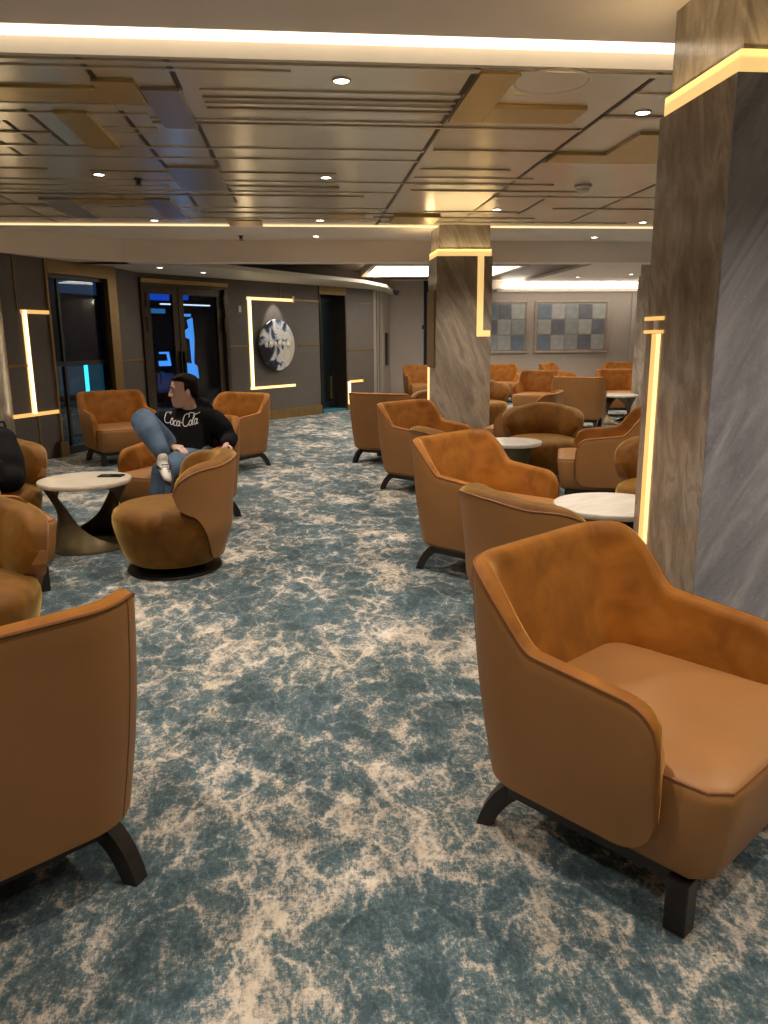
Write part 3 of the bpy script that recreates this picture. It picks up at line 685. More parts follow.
# picture spot on the round artwork
w = W2.m @ Vector((.34, -1.28, 2.48)); tgt = W2.m @ Vector((0, -1.28, 1.5))
s_ = spot(w, 40, 50, .5, (1, .93, .82), .02); s_.rotation_euler = (tgt - w).to_track_quat('-Z', 'Y').to_euler()
def area(loc, sx, sy, power, col, rot=(0, 0, 0)):
    l = bpy.data.lights.new('cove_lamp', 'AREA'); l.shape = 'RECTANGLE'; l.size = sx; l.size_y = sy; l.energy = power; l.color = col
    o = bpy.data.objects.new('cove_lamp', l); COL.objects.link(o); o.location = loc; o.rotation_euler = rot; return o
area((8.0, 18.75, 2.55), 6.4, .12, 14, (1, .88, .74), (R(35), 0, 0))
for (x0, x1, y0, y1, w_) in ((1.6, 2.3, 2.93, 3.56, .9), (1.6, 2.27, 9.4, 10.05, 1.3)):
    cx_, cy_ = (x0 + x1) / 2, (y0 + y1) / 2
    area((x0 - .03, cy_, 2.46), .03, y1 - y0, w_, (1, .74, .38), (0, R(180 - 25), 0))
    area((cx_, y0 - .03, 2.46), x1 - x0, .03, w_, (1, .74, .38), (R(180 + 25), 0, 0))
# blue deck lamps outside
for (t, off, z, e, c) in [(-1.9, -2.0, 1.0, 2, (.04, .20, 1.)), (1.6, -1.5, 1.2, 1.5, (.2, .4, 1.)), (-2.2, -1.4, .5, 4, (.1, .45, 1.))]:
    l = bpy.data.lights.new('deck_lamp', 'POINT'); l.energy = e; l.color = c; l.shadow_soft_size = .15
    o = bpy.data.objects.new('deck_lamp', l); COL.objects.link(o); o.location = W2.m @ Vector((off, t, z))
l = bpy.data.lights.new('deck_lamp', 'POINT'); l.energy = .6; l.color = (.1, .6, 1.); l.shadow_soft_size = .1
o = bpy.data.objects.new('deck_lamp', l); COL.objects.link(o); o.location = W1.m @ Vector((-.5, .9, .5))

# ------------------------------------------------------------------ armchair with curved shell
def u_path(a, yb, yf, rc, n=90):
    """plan line of the shell from right arm front round the back to left arm front, with outward normals"""
    pts = []
    segs = []
    L1 = yf - (yb + rc); Lc = rc * PI / 2; L2 = 2 * (a - rc); T = 2 * L1 + 2 * Lc + L2
    for i in range(n + 1):
        s = T * i / n; e = min(s, T - s)
        if s < L1: p = (a, yf - s); nn = (1, 0)
        elif s < L1 + Lc:
            t = (s - L1) / rc; p = (a - rc + rc * math.cos(t), yb + rc - rc * math.sin(t)); nn = (math.cos(t), -math.sin(t))
        elif s < L1 + Lc + L2: p = (a - rc - (s - L1 - Lc), yb); nn = (0, -1)
        elif s < L1 + 2 * Lc + L2:
            t = (s - L1 - Lc - L2) / rc; p = (-(a - rc) - rc * math.sin(t), yb + rc - rc * math.cos(t)); nn = (-math.sin(t), -math.cos(t))
        else: p = (-a, yb + rc + (s - L1 - 2 * Lc - L2)); nn = (-1, 0)
        pts.append((p, nn, e))
    return pts
def make_armchair():
    root = empty('armchair')
    a, yb, yf, rc = .385, -.345, .27, .17
    path = u_path(a, yb, yf, rc, 110)
    # finer sampling at the ends
    NV = 14; rows = []
    K = None
    for (p, nn, e) in path:
        y = p[1]
        t = .607 + .038 * (.27 - max(y, -.1)) / .37 + .20 * sst(-.10, -.31, y)
        b = .20 + 0.0 * e
        Rt, Rb = .10, .12
        if e < Rt: q = Rt - e; t -= Rt - math.sqrt(max(0, Rt * Rt - q * q))
        if e < Rb: q = Rb - e; b += Rb - math.sqrt(max(0, Rb * Rb - q * q))
        g = min(1., math.sqrt(max(0, 1 - (1 - min(e / .05, 1)) ** 2)) * .8 + .2)
        th = .062 * g
        backness = sst(.05, -.30, y)
        def P(z, off):
            lean = (z - .20) * (.07 + .05 * backness * abs(nn[1]))
            o = lean + off
            return (p[0] + nn[0] * o, p[1] + nn[1] * o, z)
        h = t - b
        loop = [P(b + h * k / NV * (1 - .03), 0.012 * math.sin(PI * k / NV) * g) for k in range(NV + 1)]
        ztop = b + h * .97
        for ang in (35, 75, 110, 145):
            c = math.cos(R(ang)); s_ = math.sin(R(ang)); loop.append(P(ztop + .03 * s_ * h / .5, -th * .5 * (1 - c)))
        for k in range(NV, -1, -1):
            bulge = .030 * math.sin(PI * min(1, k / NV * 1.05)) * g * (1 + .5 * backness)
            loop.append(P(b + h * k / NV * .96, -th - bulge))
        rows.append(loop)
    K = len(rows[0]); split = NV + 1   # rim start index
    def part(k0, k1, wrap):
        mb = MB(); ks = list(range(k0, k1 + 1)) + ([0] if wrap else [])
        v = [r_[k] for r_ in rows for k in ks]; m_ = len(ks); f_ = []
        for i in range(len(rows) - 1):
            for j in range(m_ - 1): f_.append((i * m_ + j, i * m_ + j + 1, (i + 1) * m_ + j + 1, (i + 1) * m_ + j))
        mb.add(v, f_); return mb
    sh = part(0, split, False)
    # end caps and underside close the leather shell
    for ri in (0, len(rows) - 1):
        o_ = len(sh.v); sh.v += rows[ri]; sh.f.append(tuple(range(o_, o_ + K)))
    for i in range(len(rows) - 1):
        o_ = len(sh.v); sh.v += [rows[i][0], rows[i][K - 1], rows[i + 1][K - 1], rows[i + 1][0]]; sh.f.append((o_, o_ + 1, o_ + 2, o_ + 3))
    sh.build('outer_shell', M['leather'], root, angle=70)
    part(split, K - 1, False).build('backrest', M['velvet'], root, angle=80)
    # piping along the outer edge of the rim and round both arm fronts
    line = [rows[i][split] for i in range(len(rows))]
    st = [rows[0][k] for k in range(0, split)]; en = [rows[-1][k] for k in range(split - 1, -1, -1)]
    MB().tube(st + line + en, .0055, 6).build('piping', M['velvet_pipe'], root)
    # side seams, a vertical line behind each arm
    for i in (36, len(rows) - 37):
        MB().tube([Vector(rows[i][k]) for k in range(0, split + 1)], .0022, 5).build('seam', M['leather_seam'], root)
    # seat : box-cushion, crowned, with the leather front reaching down
    mb = MB(); nx, ny = 12, 14; v = []; f_ = []
    def rr(x, y, hw, y0, y1, rad):   # clamp to rounded rectangle
        cx = max(-hw + rad, min(hw - rad, x)); cy = max(y0 + rad, min(y1 - rad, y)); d = math.hypot(x - cx, y - cy)
        return (x, y) if d <= rad or d == 0 else (cx + (x - cx) * rad / d, cy + (y - cy) * rad / d)
    def ring(hw, y0, y1, rad, z, m_=48):
        out = []
        for k in range(m_):
            an = 2 * PI * k / m_ + PI / m_; c, s_ = math.cos(an), math.sin(an); mxx = max(abs(c), abs(s_))
            x = hw * c / mxx; y = (y0 + y1) / 2 + (y1 - y0) / 2 * s_ / mxx; q = rr(x, y, hw, y0, y1, rad); out.append((q[0], q[1], z))
        return out
    levels = [(.330, -.28, .375, .05, .165), (.352, -.30, .392, .05, .185), (.362, -.31, .412, .06, .30), (.366, -.31, .425, .06, .40), (.360, -.31, .422, .06, .428),
              (.345, -.30, .405, .06, .443), (.28, -.26, .34, .06, .456), (.15, -.15, .2, .05, .464), (.03, -.02, .06, .02, .466)]
    rings = [ring(*lv) for lv in levels]; m_ = 48
    for q in rings: v += q
    for i in range(len(rings) - 1):
        for j in range(m_): f_.append((i * m_ + j, i * m_ + (j + 1) % m_, (i + 1) * m_ + (j + 1) % m_, (i + 1) * m_ + j))
    f_.append(tuple(range(m_ - 1, -1, -1))); f_.append(tuple((len(rings) - 1) * m_ + j for j in range(m_)))
    st_ = mb.add(v, f_).build('seat', M['leather'], root, angle=60)
    MB().tube([(x, y, z) for x, y, z in ring(.357, -.31, .419, .06, .434)], .0045, 6, closed=True).build('piping', M['leather_seam'], st_)
    # black wooden base
    fr = MB()
    for s_ in (-1, 1): fr.box(s_ * .30 - .025, s_ * .30 + .025, -.24, .33, .125, .17)
    fr.box(-.30, .30, .28, .33, .125, .17).box(-.30, .30, -.26, -.21, .125, .17)
    fr.build('base_frame', M['blackwood'], root, smooth=False, bevel=.004)
    for s_ in (-1, 1):
        MB().box(-.028, .028, -.030, .030, 0, .155).build('leg', M['blackwood'], root, smooth=False, bevel=.004).location = (s_ * .318, .315, 0)
        # sabre rear leg, square section sweeping outwards
        pts = []; A = Vector((s_ * .27, -.20, .155)); B = Vector((s_ * .31, -.27, .150)); Cc = Vector((s_ * .328, -.325, .0))
        mb = MB(); v = []; n_ = 9
        dirh = Vector((s_ * .45, -.89, 0)).normalized(); side = Vector((-dirh.y, dirh.x, 0))
        for k in range(n_ + 1):
            t = k / n_; c = A * (1 - t) ** 2 + B * 2 * t * (1 - t) + Cc * t * t
            tan = (B - A) * (1 - t) + (Cc - B) * t; tan.normalize(); nn = tan.cross(side).normalized()
            w, h_ = .028 - .003 * t, .030 - .006 * t
            v += [c + side * w + nn * h_, c - side * w + nn * h_, c - side * w - nn * h_, c + side * w - nn * h_]
        for q in range(4): v[-4 + q] = Vector((v[-4 + q].x, v[-4 + q].y, max(0, v[-4 + q].z * .0)))
        f_ = []
        for k in range(n_):
            for j in range(4): f_.append((k * 4 + j, k * 4 + (j + 1) % 4, (k + 1) * 4 + (j + 1) % 4, (k + 1) * 4 + j))
        f_ += [(3, 2, 1, 0), (n_ * 4, n_ * 4 + 1, n_ * 4 + 2, n_ * 4 + 3)]
        mb.add(v, f_).build('leg', M['blackwood'], root, angle=35)
    return root

ARM = [  # x, y, facing x, facing y, label
    (.985, 2.065, .60, -.80, 'large tan leather armchair with orange velvet inside, nearest on the right'),
    (1.19, 4.85, .66, -.75, 'orange velvet armchair, second leather-shelled chair along the right side of the aisle'),
    (1.22, 7.62, .66, -.75, 'orange armchair along the aisle in front of the middle pillar, left of the small table'),
    (1.04, 9.45, .55, .83, 'tan armchair seen from behind, farthest along the right side of the aisle'),
    (-.98, 2.02, -.62, .78, 'big tan armchair cut by the left edge, seen from behind, nearest the viewer'),
    (-2.33, 9.98, .50, -.86, 'bright orange armchair in front of the left window'),
    (-.92, 9.25, -.62, -.78, 'orange armchair behind the seated man in front of the glass doors'),
    (-1.05, 6.47, -.47, -.88, 'orange armchair the man in the black hoodie sits in'),
    (-2.06, 4.80, .85, .53, 'armchair at the left edge between two swivel chairs, only its brown arm showing'),
    (2.72, 6.75, -.95, .32, 'brown armchair side behind the right marble table, next to the large pillar'),
    (4.50, 12.4, .45, .89, 'armchair seen from behind in the right background below the wide picture'),
    (2.62, 9.05, -.88, .48, 'armchair right of the middle pillar seen side on'),
    (6.0, 14.35, -.15, -.99, 'bright orange armchair facing forward in the right background beside the large pillar'),
    (7.7, 18.4, -.3, -.95, 'dark orange armchair against the far wall at the right, right of the farthest table'),
    (6.1, 18.25, .75, -.66, 'armchair against the far wall below the wide picture, left of the farthest table'),
    (4.6, 17.9, -.1, -1, 'dark orange armchair at the far wall just right of the middle pillar'),
    (2.72, 17.8, .1, -1, 'armchair far behind the middle pillar, peeking out at its left side'),
    (4.35, 14.3, -.5, -.85, 'armchair peeking out behind the left side of the background armchair seen from behind'),
]
arm0 = make_armchair()
for i, (x, y, dx, dy, lab) in enumerate(ARM):
    o = arm0 if i == 0 else copy_tree(arm0)
    o.location = (x, y, 0); o.rotation_euler = (0, 0, math.atan2(dy, dx) - PI / 2)
    tag(o, lab, 'armchair', 'leather and velvet armchairs')

# ------------------------------------------------------------------ swivel chair
def make_swivel():
    root = empty('swivel_chair')
    MB().lathe([(.30, 0), (.31, .008), (.305, .02), (.12, .028), (.10, .04), (.10, .075)], 48).build('base_disc', M['black_metal'], root)
    MB().lathe([(.20, .065), (.275, .07), (.305, .09), (.330, .15), (.352, .22), (.370, .29), (.380, .35), (.379, .385), (.366, .418), (.335, .441), (.28, .455), (.16, .463), (.03, .465)], 64, 0, .0, 1.0, 1.0, 2.06).build('seat', M['amber'], root)
    # wrap-round back: an oval pad whose leather shell runs down to the base at the rear
    n = 72; PH = R(84); rows = []; NV = 14
    for i in range(n + 1):
        ph = -PH + 2 * PH * i / n; w = abs(ph) / PH
        edge = math.sqrt(max(0, 1 - ((max(w, .58) - .58) / .42) ** 2.2))    # closes the ear like an oval
        zc = .595 - .03 * w; top = zc + (.172 - .022 * sst(.15, .55, w)) * (edge * .985 + .015); bq = zc - .17 * (edge * .985 + .015)
        low = .10; dn = 1 - sst(.42, .80, w); b = bq * (1 - dn) + low * dn
        g = .25 + .75 * edge
        def P(z, off, ph=ph):
            r0 = .322 + .078 * sst(.04, .36, z) + .04 * sst(.35, .8, z)
            q = r0 + off; return (math.sin(ph) * q * 1.0, -math.cos(ph) * q * .98, z)
        loop = [P(b + (top - b) * k / NV * .985, .006) for k in range(NV + 1)]
        th = .115 * g
        for ang in (30, 60, 90, 120, 150):
            loop.append(P(top * 1.0 - .0 + (.028 * math.sin(R(ang)) - .005) * g, -th * .5 * (1 - math.cos(R(ang)))))
        bi = max(bq, .0)
        for k in range(NV, -1, -1):
            bul = .035 * math.sin(PI * k / NV) * g
            loop.append(P(bi + (top - bi) * k / NV * .985, -th - bul))
        rows.append(loop)
    K = len(rows[0]); sp = NV + 1
    def part(k0, k1):
        mb = MB(); m_ = k1 - k0 + 1; v = [r_[k] for r_ in rows for k in range(k0, k1 + 1)]; f_ = []
        for i in range(len(rows) - 1):
            for j in range(m_ - 1): f_.append((i * m_ + j, i * m_ + j + 1, (i + 1) * m_ + j + 1, (i + 1) * m_ + j))
        return mb.add(v, f_)
    sh = part(0, sp - 1)
    for i in range(len(rows) - 1):
        o_ = len(sh.v); sh.v += [rows[i][0], rows[i][K - 1], rows[i + 1][K - 1], rows[i + 1][0]]; sh.f.append((o_, o_ + 1, o_ + 2, o_ + 3))
    for ri in (0, len(rows) - 1):
        o_ = len(sh.v); sh.v += rows[ri]; sh.f.append(tuple(range(o_, o_ + K)))
    sh.build('outer_shell', M['leather'], root, angle=70)
    part(sp - 1, K - 1).build('backrest', M['amber'], root, angle=80)
    line = [Vector(rows[i][sp - 1]) for i in range(len(rows))]
    low_ = [Vector(rows[i][0]) for i in range(len(rows))]
    MB().tube(line, .005, 6).build('piping', M['leather_seam'], root)
    return root
SW = [(-.90, 5.10, -.995, -.10, 'amber velvet swivel chair on a black disc base in front of the seated man'),
      (-1.60, 3.42, .12, -.99, 'amber velvet swivel chair at the left edge facing the viewer, behind the nearest tan armchair'),
      (-2.34, 5.78, .18, -.98, 'dark swivel chair at the left edge holding the black backpack'),
      (1.20, 3.72, .93, .36, 'tan backed swivel chair right behind the nearest right armchair, seen from behind'),
      (1.30, 6.35, .93, .36, 'swivel chair back squeezed between the second and third aisle armchairs'),
      (2.50, 7.98, -.35, -.94, 'dark olive velvet swivel chair facing forward behind the small marble table'),
      (2.62, 5.25, -.6, -.8, 'dark round backed swivel chair half hidden by the large pillar, beside the right marble table'),
      (1.88, 10.75, -.3, -.95, 'olive swivel chair just left behind the middle pillar'),
      (2.98, 12.7, -.1, -.99, 'velvet swivel chair in the background just right of the middle pillar')]
sw0 = make_swivel()
for i, (x, y, dx, dy, lab) in enumerate(SW):
    o = sw0 if i == 0 else copy_tree(sw0)
    o.location = (x, y, 0); o.rotation_euler = (0, 0, math.atan2(dy, dx) - PI / 2)
    tag(o, lab, 'swivel chair', 'velvet swivel chairs')

# ------------------------------------------------------------------ side tables
def make_table(r, topmat):
    root = empty('side_table')
    MB().lathe([(r * .90, .462), (r * .985, .470), (r, .482), (r, .496), (r * .985, .502), (.02, .502)], 64).build('table_top', topmat, root)
    MB().lathe([(r * .93, 0), (r * .93, .012), (r * .90, .016), (.02, .016)], 56).build('base_disc', M['table_metal'], root)
    for k in range(2):
        mb = MB(); v = []; f_ = []; na, nz = 22, 16
        for lay in (0, 1):
            for i in range(nz + 1):
                t = i / nz; z = .012 + .452 * t
                span = R(150 - 50 * t) * (1 - .45 * math.sin(PI * t)) ; mid_ = PI * k + R(-100) - R(75) * t
                rad = r * (.90 - .42 * math.sin(PI * t) ** 1.2 * .6) - lay * .012
                for j in range(na + 1):
                    a = mid_ - span / 2 + span * j / na
                    v.append((rad * math.cos(a), rad * math.sin(a), z))
        W_ = na + 1; H = nz + 1; o_ = W_ * H
        for i in range(nz):
            for j in range(na):
                a = i * W_ + j; f_.append((a, a + 1, a + W_ + 1, a + W_)); f_.append((o_ + a, o_ + a + W_, o_ + a + W_ + 1, o_ + a + 1))
            for j in (0, na): a = i * W_ + j; f_.append((a, a + W_, o_ + a + W_, o_ + a))
        for i in (0, nz):
            for j in range(na): a = i * W_ + j; f_.append((a, a + 1, o_ + a + 1, o_ + a))
        mb.add(v, f_).build('curved_leg', M['table_metal'], root, angle=60)
    return root
t0 = make_table(.33, M['stone_top']); t0.location = (-1.63, 5.78, 0); t0.rotation_euler.z = R(0)
tag(t0, 'cream travertine table on twisted metal legs at the left with a black phone on it', 'side table', 'round side tables')
TB = [(1.84, 4.42, .35, 'white marble side table beside the large right pillar'), (1.99, 7.32, .30, 'white marble side table just right of the third aisle armchair'),
      (5.42, 13.0, .33, 'pale side table in the right background beside the bright orange armchair'), (6.85, 17.45, .32, 'farthest pale side table against the back wall between two armchairs')]
tm = None
for i, (x, y, r_, lab) in enumerate(TB):
    o = make_table(.33, M['marble_top']) if tm is None else copy_tree(tm)
    tm = tm or o
    o.location = (x, y, 0); o.scale = (r_ / .33, r_ / .33, 1.); o.rotation_euler.z = R(25 + 40 * i)
    tag(o, lab, 'side table', 'round side tables')

# tablet on table
r = empty('smartphone', (-1.46, 5.86, .502), R(-8)); tag(r, 'flat black phone lying on the travertine table', 'phone')
MB().box(-.09, .09, -.045, .045, 0, .010).build('case', M['black_plastic'], r, smooth=False, bevel=.004)
MB().box(-.084, .084, -.04, .04, .010, .011).build('screen', M['glass'], r, smooth=False)

# ------------------------------------------------------------------ backpack
r = empty('backpack', (-2.17, 5.66, .463), R(-85)); tag(r, 'black backpack resting on the dark swivel chair at the left edge', 'backpack')
bm = MB().capsule([(-.02, 0, .10), (-.05, 0, .22), (-.10, 0, .34)], [(.17, .16), (.16, .15), (.10, .11)], 18)
bm.ellipsoid((.06, 0, .10), (.14, .17, .10)).build('bag_body', M['bag'], r, remesh=.018, smoothit=3)
MB().capsule([(.13, 0, .08), (.10, 0, .20)], [(.10, .04), (.09, .03)], 14).build('front_pocket', M['bag'], r)
MB().tube([(.10, -.09, .05), (.14, -.09, .18), (.05, -.085, .33), (-.08, -.07, .42)], [(.012, .022)] * 4, 8).build('strap', M['black_plastic'], r)
MB().tube([(-.1, -.04, .43), (-.1, -.03, .47), (-.1, .03, .47), (-.1, .04, .43)], .01, 8).build('carry_handle', M['black_plastic'], r)

# ------------------------------------------------------------------ seated man
PX, PY = -1.03, 6.45
man = empty('person', (PX, PY, 0)); tag(man, 'man in black hoodie and jeans seated in an armchair, legs crossed, looking left', 'person')
def rel(p): return (p[0] - PX, p[1] - PY, p[2])
def caps(mb, pts, rs, n=16): return mb.capsule([rel(p) for p in pts], rs, n)
HK = 1.10; HC = Vector((-.972, 6.46, 1.085)); hd = Vector((-.93, -.36, -.04)).normalized(); hs = Vector((0, 0, 1)).cross(hd).normalized(); hu = hd.cross(hs)
HM = Matrix((hd, hs, hu)).transposed()     # head frame: +x face, +y its left, +z up
def hp(x, y, z): q = HC + HM @ Vector((x, y, z)) * HK; return rel(q)
body = MB()
# head : layered ellipses (profile) from chin to crown
prof = [(-.118, .052, .030, .030), (-.105, .046, .050, .040), (-.085, .034, .066, .050), (-.06, .018, .080, .060), (-.03, .008, .090, .067), (0, .0, .097, .072), (.035, -.004, .100, .076), (.065, -.006, .096, .074), (.09, -.008, .082, .064), (.108, -.010, .058, .046), (.118, -.010, .028, .024)]
v = []; f_ = []; n_ = 28
for (z, cx, rx, ry) in prof:
    for j in range(n_):
        a = 2 * PI * j / n_; v.append(hp(cx + rx * math.cos(a), ry * math.sin(a), z))
for i in range(len(prof) - 1):
    for j in range(n_): f_.append((i * n_ + j, i * n_ + (j + 1) % n_, (i + 1) * n_ + (j + 1) % n_, (i + 1) * n_ + j))
f_ += [tuple(range(n_ - 1, -1, -1)), tuple((len(prof) - 1) * n_ + j for j in range(n_))]
body.add(v, f_)
rm = HM.to_4x4() @ Matrix.Scale(HK, 4)
body.capsule([hp(.096, 0, .022), hp(.106, 0, -.002), (hp(.116, 0, -.020))], [.008, .009, .010], 10)          # nose
body.ellipsoid(hp(.105, .012, -.026), (.012, .010, .009), 10, 6, rm); body.ellipsoid(hp(.105, -.012, -.026), (.012, .010, .009), 10, 6, rm)
body.ellipsoid(hp(.093, 0, -.052), (.014, .022, .007), 12, 6, rm); body.ellipsoid(hp(.090, 0, -.066), (.014, .020, .008), 12, 6, rm)   # lips
body.ellipsoid(hp(.078, 0, -.098), (.020, .020, .016), 12, 8, rm)      # chin
body.ellipsoid(hp(.086, 0, .034), (.014, .050, .009), 12, 6, rm)       # brow
for s_ in (-1, 1): body.ellipsoid(hp(-.005, s_ * .074, -.008), (.019, .010, .032), 12, 8, rm)   # ears
caps(body, [(-.945, 6.52, .86), (-.955, 6.47, .99)], [.066, .064])   # neck
caps(body, [(-.94, 6.54, .84), (-.96, 6.52, .60)], [(.12, .09), (.12, .09)])   # chest core inside the clothes
def hand(mb, wrist, palm_end, up, curl, side=1):
    """palm plus five bent fingers; up = back-of-hand normal"""
    W_ = Vector(wrist); E_ = Vector(palm_end); d = (E_ - W_).normalized(); up = Vector(up); up = (up - d * up.dot(d)).normalized(); sd = d.cross(up) * side
    Lp = (E_ - W_).length
    caps(mb, [W_ - d * .02, W_ + d * Lp * .5, E_], [(.026, .026), (.036, .018), (.040, .015)], 12)
    for k, (off, ln) in enumerate([(-.030, .068), (-.010, .078), (.010, .074), (.029, .058)]):
        b0 = E_ + sd * off; dirs = d.copy(); p = b0; pts = [p - d * .015, p]
        for j, fr_ in enumerate((.45, .32, .23)):
            ang = curl * (j + 1) + .06 * k; q = d * math.cos(ang) - up * math.sin(ang); p = p + q * ln * fr_; pts.append(p)
        caps(mb, pts, [.0095, .0095, .009, .0085, .007], 8)
    b0 = W_ + d * Lp * .35 - sd * .034
    caps(mb, [b0, b0 + (d * .6 - sd * .7).normalized() * .032, b0 + (d * .9 - sd * .3 - up * .3).normalized() * .062], [.013, .011, .009], 8)
# left arm (picture right) rests on the armrest, hand hangs over the front
caps(body, [(-.72, 6.50, .84), (-.64, 6.46, .69), (-.64, 6.285, .672)], [.05, .04, .028])
hand(body, (-.640, 6.25, .668), (-.655, 6.16, .645), (0, -.35, 1), .42)
# right arm reaches across behind the raised knee to the lap
caps(body, [(-1.16, 6.48, .84), (-1.19, 6.42, .68), (-1.09, 6.26, .66)], [.05, .04, .028])
hand(body, (-1.06, 6.23, .66), (-.99, 6.18, .655), (0, 0, 1), .35)
# legs inside the jeans and ankles
caps(body, [(-1.08, 6.38, .56), (-1.24, 6.10, .88), (-1.08, 5.88, .64)], [.06, .05, .035])
caps(body, [(-.93, 6.38, .54), (-1.08, 5.97, .52), (-1.14, 5.90, .12)], [.06, .05, .035])
skin = body.build('body', M['skin'], man, remesh=.0065, smoothit=4)
# hoodie
hb = MB()
caps(hb, [(-.985, 6.42, .52), (-.975, 6.45, .60), (-.960, 6.48, .70), (-.950, 6.51, .81), (-.945, 6.53, .88)], [(.215, .185), (.210, .175), (.215, .165), (.205, .145), (.13, .10)], 24)
caps(hb, [(-1.15, 6.48, .855), (-.76, 6.50, .86)], [.078, .078])
caps(hb, [(-.755, 6.50, .835), (-.69, 6.49, .76), (-.635, 6.465, .68), (-.635, 6.36, .675), (-.64, 6.285, .678)], [.10, .096, .08, .066, .052])
caps(hb, [(-1.16, 6.47, .835), (-1.19, 6.46, .74), (-1.19, 6.40, .67), (-1.08, 6.26, .66)], [.10, .092, .075, .052])
hb.ellipsoid(rel((-.91, 6.62, .925)), (.15, .10, .08)); hb.ellipsoid(rel((-.88, 6.57, .97)), (.10, .07, .06))
caps(hb, [(-1.05, 6.50, .91), (-1.01, 6.43, .90), (-.93, 6.41, .895), (-.86, 6.47, .91)], [.040, .040, .040, .045])
hood = hb.build('hoodie', M['hoodie'], man, remesh=.014, smoothit=4)
# jeans
jb = MB()
caps(jb, [(-1.10, 6.42, .535), (-.86, 6.42, .535)], [.13, .13])
caps(jb, [(-1.08, 6.40, .56), (-1.17, 6.25, .73), (-1.245, 6.10, .89), (-1.175, 6.01, .80), (-1.09, 5.90, .68)], [.118, .112, .098, .090, .066])
caps(jb, [(-.92, 6.38, .545), (-1.02, 6.15, .535), (-1.095, 5.955, .515), (-1.125, 5.93, .35), (-1.14, 5.91, .13)], [.115, .105, .094, .080, .068])
jeans = jb.build('jeans', M['denim'], man, remesh=.014, smoothit=4)
# hair: cap over crown and back of head
hb = MB(); prof2 = [(-.055, -.070, .034, .050), (-.03, -.055, .055, .068), (0, -.040, .068, .078), (.03, -.034, .074, .081), (.06, -.024, .086, .081), (.085, -.014, .094, .075), (.105, -.010, .084, .062), (.125, -.008, .052, .044), (.133, -.008, .02, .018)]
v = []; f_ = []
for (z, cx, rx, ry) in prof2:
    for j in range(n_):
        a = 2 * PI * j / n_; w_ = 1 + .03 * math.sin(5 * a + z * 60); v.append(hp(cx + rx * math.cos(a) * w_, ry * math.sin(a) * w_, z))
for i in range(len(prof2) - 1):
    for j in range(n_): f_.append((i * n_ + j, i * n_ + (j + 1) % n_, (i + 1) * n_ + (j + 1) % n_, (i + 1) * n_ + j))
f_ += [tuple(range(n_ - 1, -1, -1)), tuple((len(prof2) - 1) * n_ + j for j in range(n_))]
hb.add(v, f_)
for k in range(9):
    y = -.055 + .0138 * k; hb.capsule([hp(.03, y, .106), hp(.060, y * .95, .102), hp(.080, y * .8, .090 + .005 * (k % 2))], [.018, .014, .007], 8)
for s_ in (-1, 1): hb.capsule([hp(.005, s_ * .076, .04), hp(.012, s_ * .073, .005)], [.014, .008], 8)
hb.build('hair', M['hair'], man, remesh=.009, smoothit=2)
for s_ in (-1, 1):
    MB().ellipsoid(hp(.0905, s_ * .030, .012), (.004, .008, .0035), 10, 6, rm).build('eye', M['white_plastic'], man)
    MB().ellipsoid(hp(.0935, s_ * .030, .012), (.003, .0045, .0045), 8, 6, rm).build('iris', M['hair'], man)
    MB().capsule([hp(.098, s_ * .014, .038), hp(.092, s_ * .046, .037)], [.005, .004], 6).build('eyebrow', M['hair'], man)
# trainers
def shoe(heel, toe, up, nm='shoe'):
    H = Vector(heel); T = Vector(toe); d = (T - H).normalized(); u = Vector(up); u = (u - d * u.dot(d)).normalized(); s_ = d.cross(u)
    Lf = (T - H).length; Rm = Matrix((d, s_, u)).transposed(); 
    def q(x, y, z): return rel(H + Rm @ Vector((x, y, z)))
    k = Lf / .28
    up_ = MB().capsule([q(.03 * k, 0, .045), q(.12 * k, 0, .045), q(.22 * k, 0, .032), q(.25 * k, 0, .028)], [(.040, .042), (.042, .044), (.028, .044), (.022, .036)], 16)
    up_.capsule([q(.05 * k, 0, .05), q(.045 * k, 0, .10)], [.042, .040], 14)
    sh = up_.build('shoe', M['shoe_white'], man, remesh=.009, smoothit=3)
    MB().capsule([q(.0, 0, .008), q(.12 * k, 0, .008), q(.27 * k, 0, .010)], [(.014, .040), (.014, .044), (.014, .038)], 16).build('sole', M['shoe_black'], sh)
    tg = MB()
    for sg in (-1, 1): tg.capsule([q(.06 * k, sg * .045, .03), q(.11 * k, sg * .047, .06), q(.16 * k, sg * .035, .068)], [.009, .010, .008], 8)
    tg.build('side_stripe', M['shoe_black'], sh)
    tg = MB()
    for i in range(4): tg.capsule([q((.13 + .022 * i) * k, -.022, .086 - .008 * i), q((.13 + .022 * i) * k, .022, .086 - .008 * i)], [.004, .004], 6)
    tg.build('laces', M['shoe_black'], sh)
shoe((-1.105, 5.93, .56), (-1.02, 5.70, .455), (.15, -.25, 1))
shoe((-1.13, 5.97, .0), (-1.19, 5.70, .0), (0, 0, 1))
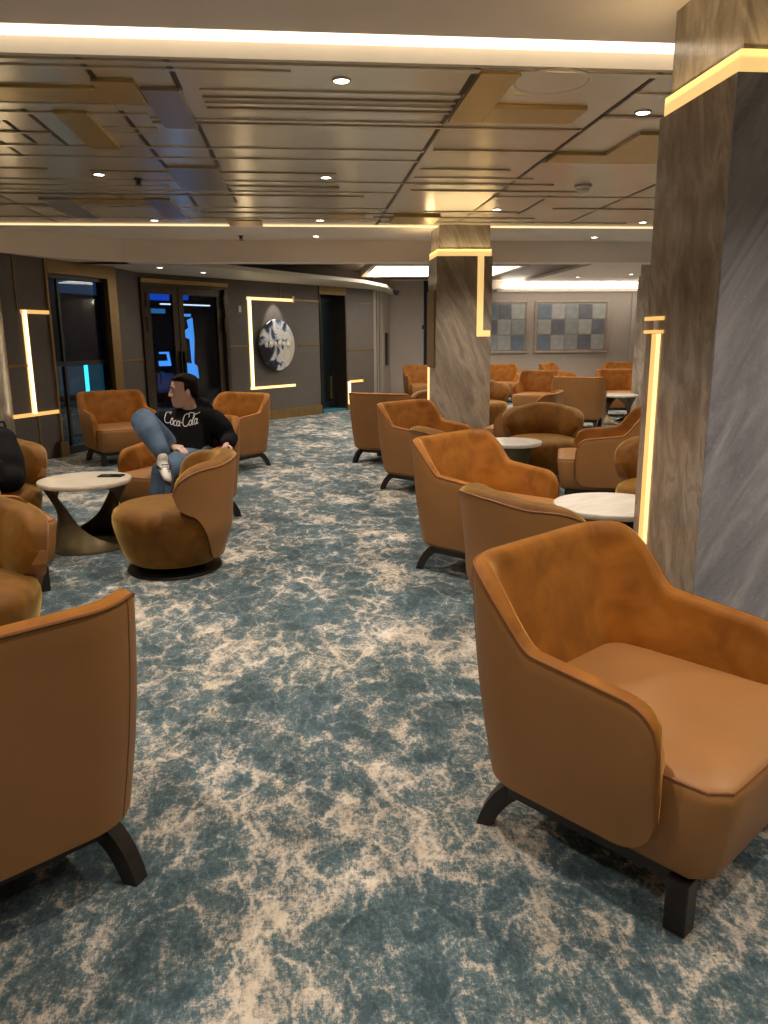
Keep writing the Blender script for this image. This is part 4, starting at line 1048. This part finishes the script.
# script lettering on the chest, projected on to the cloth
bpy.context.view_layer.update()
dg = bpy.context.evaluated_depsgraph_get(); ev = hood.evaluated_get(dg); me = ev.to_mesh()
mw = Matrix.Translation((PX, PY, 0))
bvh = BVHTree.FromPolygons([mw @ v.co for v in me.vertices], [tuple(p.vertices) for p in me.polygons]); ev.to_mesh_clear()
def arc(cx, cy, rx, ry, a0, a1, n=14): return [(cx + rx * math.cos(R(a0 + (a1 - a0) * i / n)), cy + ry * math.sin(R(a0 + (a1 - a0) * i / n))) for i in range(n + 1)]
def bigC(x): return [(x + 1.02, 1.30), (x + 1.22, 1.5), (x + 1.15, 1.8), (x + .85, 1.93)] + arc(x + .78, .95, .72, .98, 88, 290) + [(x + 1.35, .40)]
def lo(x): return arc(x + .3, .45, .27, .42, 60, 430)
def lc(x): return arc(x + .32, .45, .27, .42, 50, 310)
def la(x): return arc(x + .3, .45, .27, .42, 40, 400) + [(x + .6, .85), (x + .58, .2), (x + .72, .04), (x + .85, .15)]
strokes = [bigC(0), lo(1.35), lc(2.0), la(2.62), [(3.45, .58), (3.75, .62)], bigC(3.75), lo(5.1),
           [(5.72, .5), (5.98, 1.3), (6.04, 1.8), (5.9, 1.95), (5.8, 1.7), (5.78, .4), (5.88, .05), (6.05, .1)], la(6.12),
           [(4.6, 1.93), (5.1, 2.2), (5.7, 2.05), (6.3, 1.75), (7.0, 1.98)]]
ori = Vector((-.965, 6.0, .755)); rgt = Vector((.985, .10, -.03)).normalized(); upv = Vector((0, -.30, .95)); upv = (upv - rgt * upv.dot(rgt)).normalized(); fwd = upv.cross(rgt) ; fwd = -rgt.cross(upv) if (rgt.cross(upv)).y > 0 else rgt.cross(upv)
if fwd.y < 0: fwd = -fwd
tx = MB(); sc_ = .27 / 7.0
for st in strokes:
    dense = []
    for a, b in zip(st[:-1], st[1:]):
        for k in range(3): dense.append((a[0] + (b[0] - a[0]) * k / 3, a[1] + (b[1] - a[1]) * k / 3))
    dense.append(st[-1]); pts = []
    for (x, y) in dense:
        X_ = (x + .25 * y - 3.65) * sc_; Y_ = (y - 1.0) * sc_
        o_ = ori + rgt * X_ + upv * Y_
        hit = bvh.ray_cast(o_, fwd)
        if hit[0] is not None: pts.append(hit[0] - fwd * .002 - Vector((PX, PY, 0)))
    if len(pts) > 2: tx.tube(pts, .0032, 6)
if tx.v: tg = tx.build('script_lettering', M['white_print'], man); tg['label'] = 'white script lettering on the chest'

# ------------------------------------------------------------------ world and view
wd = bpy.data.worlds.new('world'); S.world = wd; wd.use_nodes = True
wd.node_tree.nodes['Background'].inputs[0].default_value = (.02, .03, .06, 1); wd.node_tree.nodes['Background'].inputs[1].default_value = .3
S.view_settings.view_transform = 'Standard'; S.view_settings.look = 'None'; S.view_settings.gamma = 1; S.view_settings.use_curve_mapping = False
S.view_settings.exposure = 0.4
try:
    S.cycles.use_denoising = True; S.cycles.denoiser = 'OPENIMAGEDENOISE'
    S.cycles.max_bounces = 8; S.cycles.sample_clamp_indirect = 6; S.cycles.caustics_reflective = False; S.cycles.caustics_refractive = False
except Exception: pass
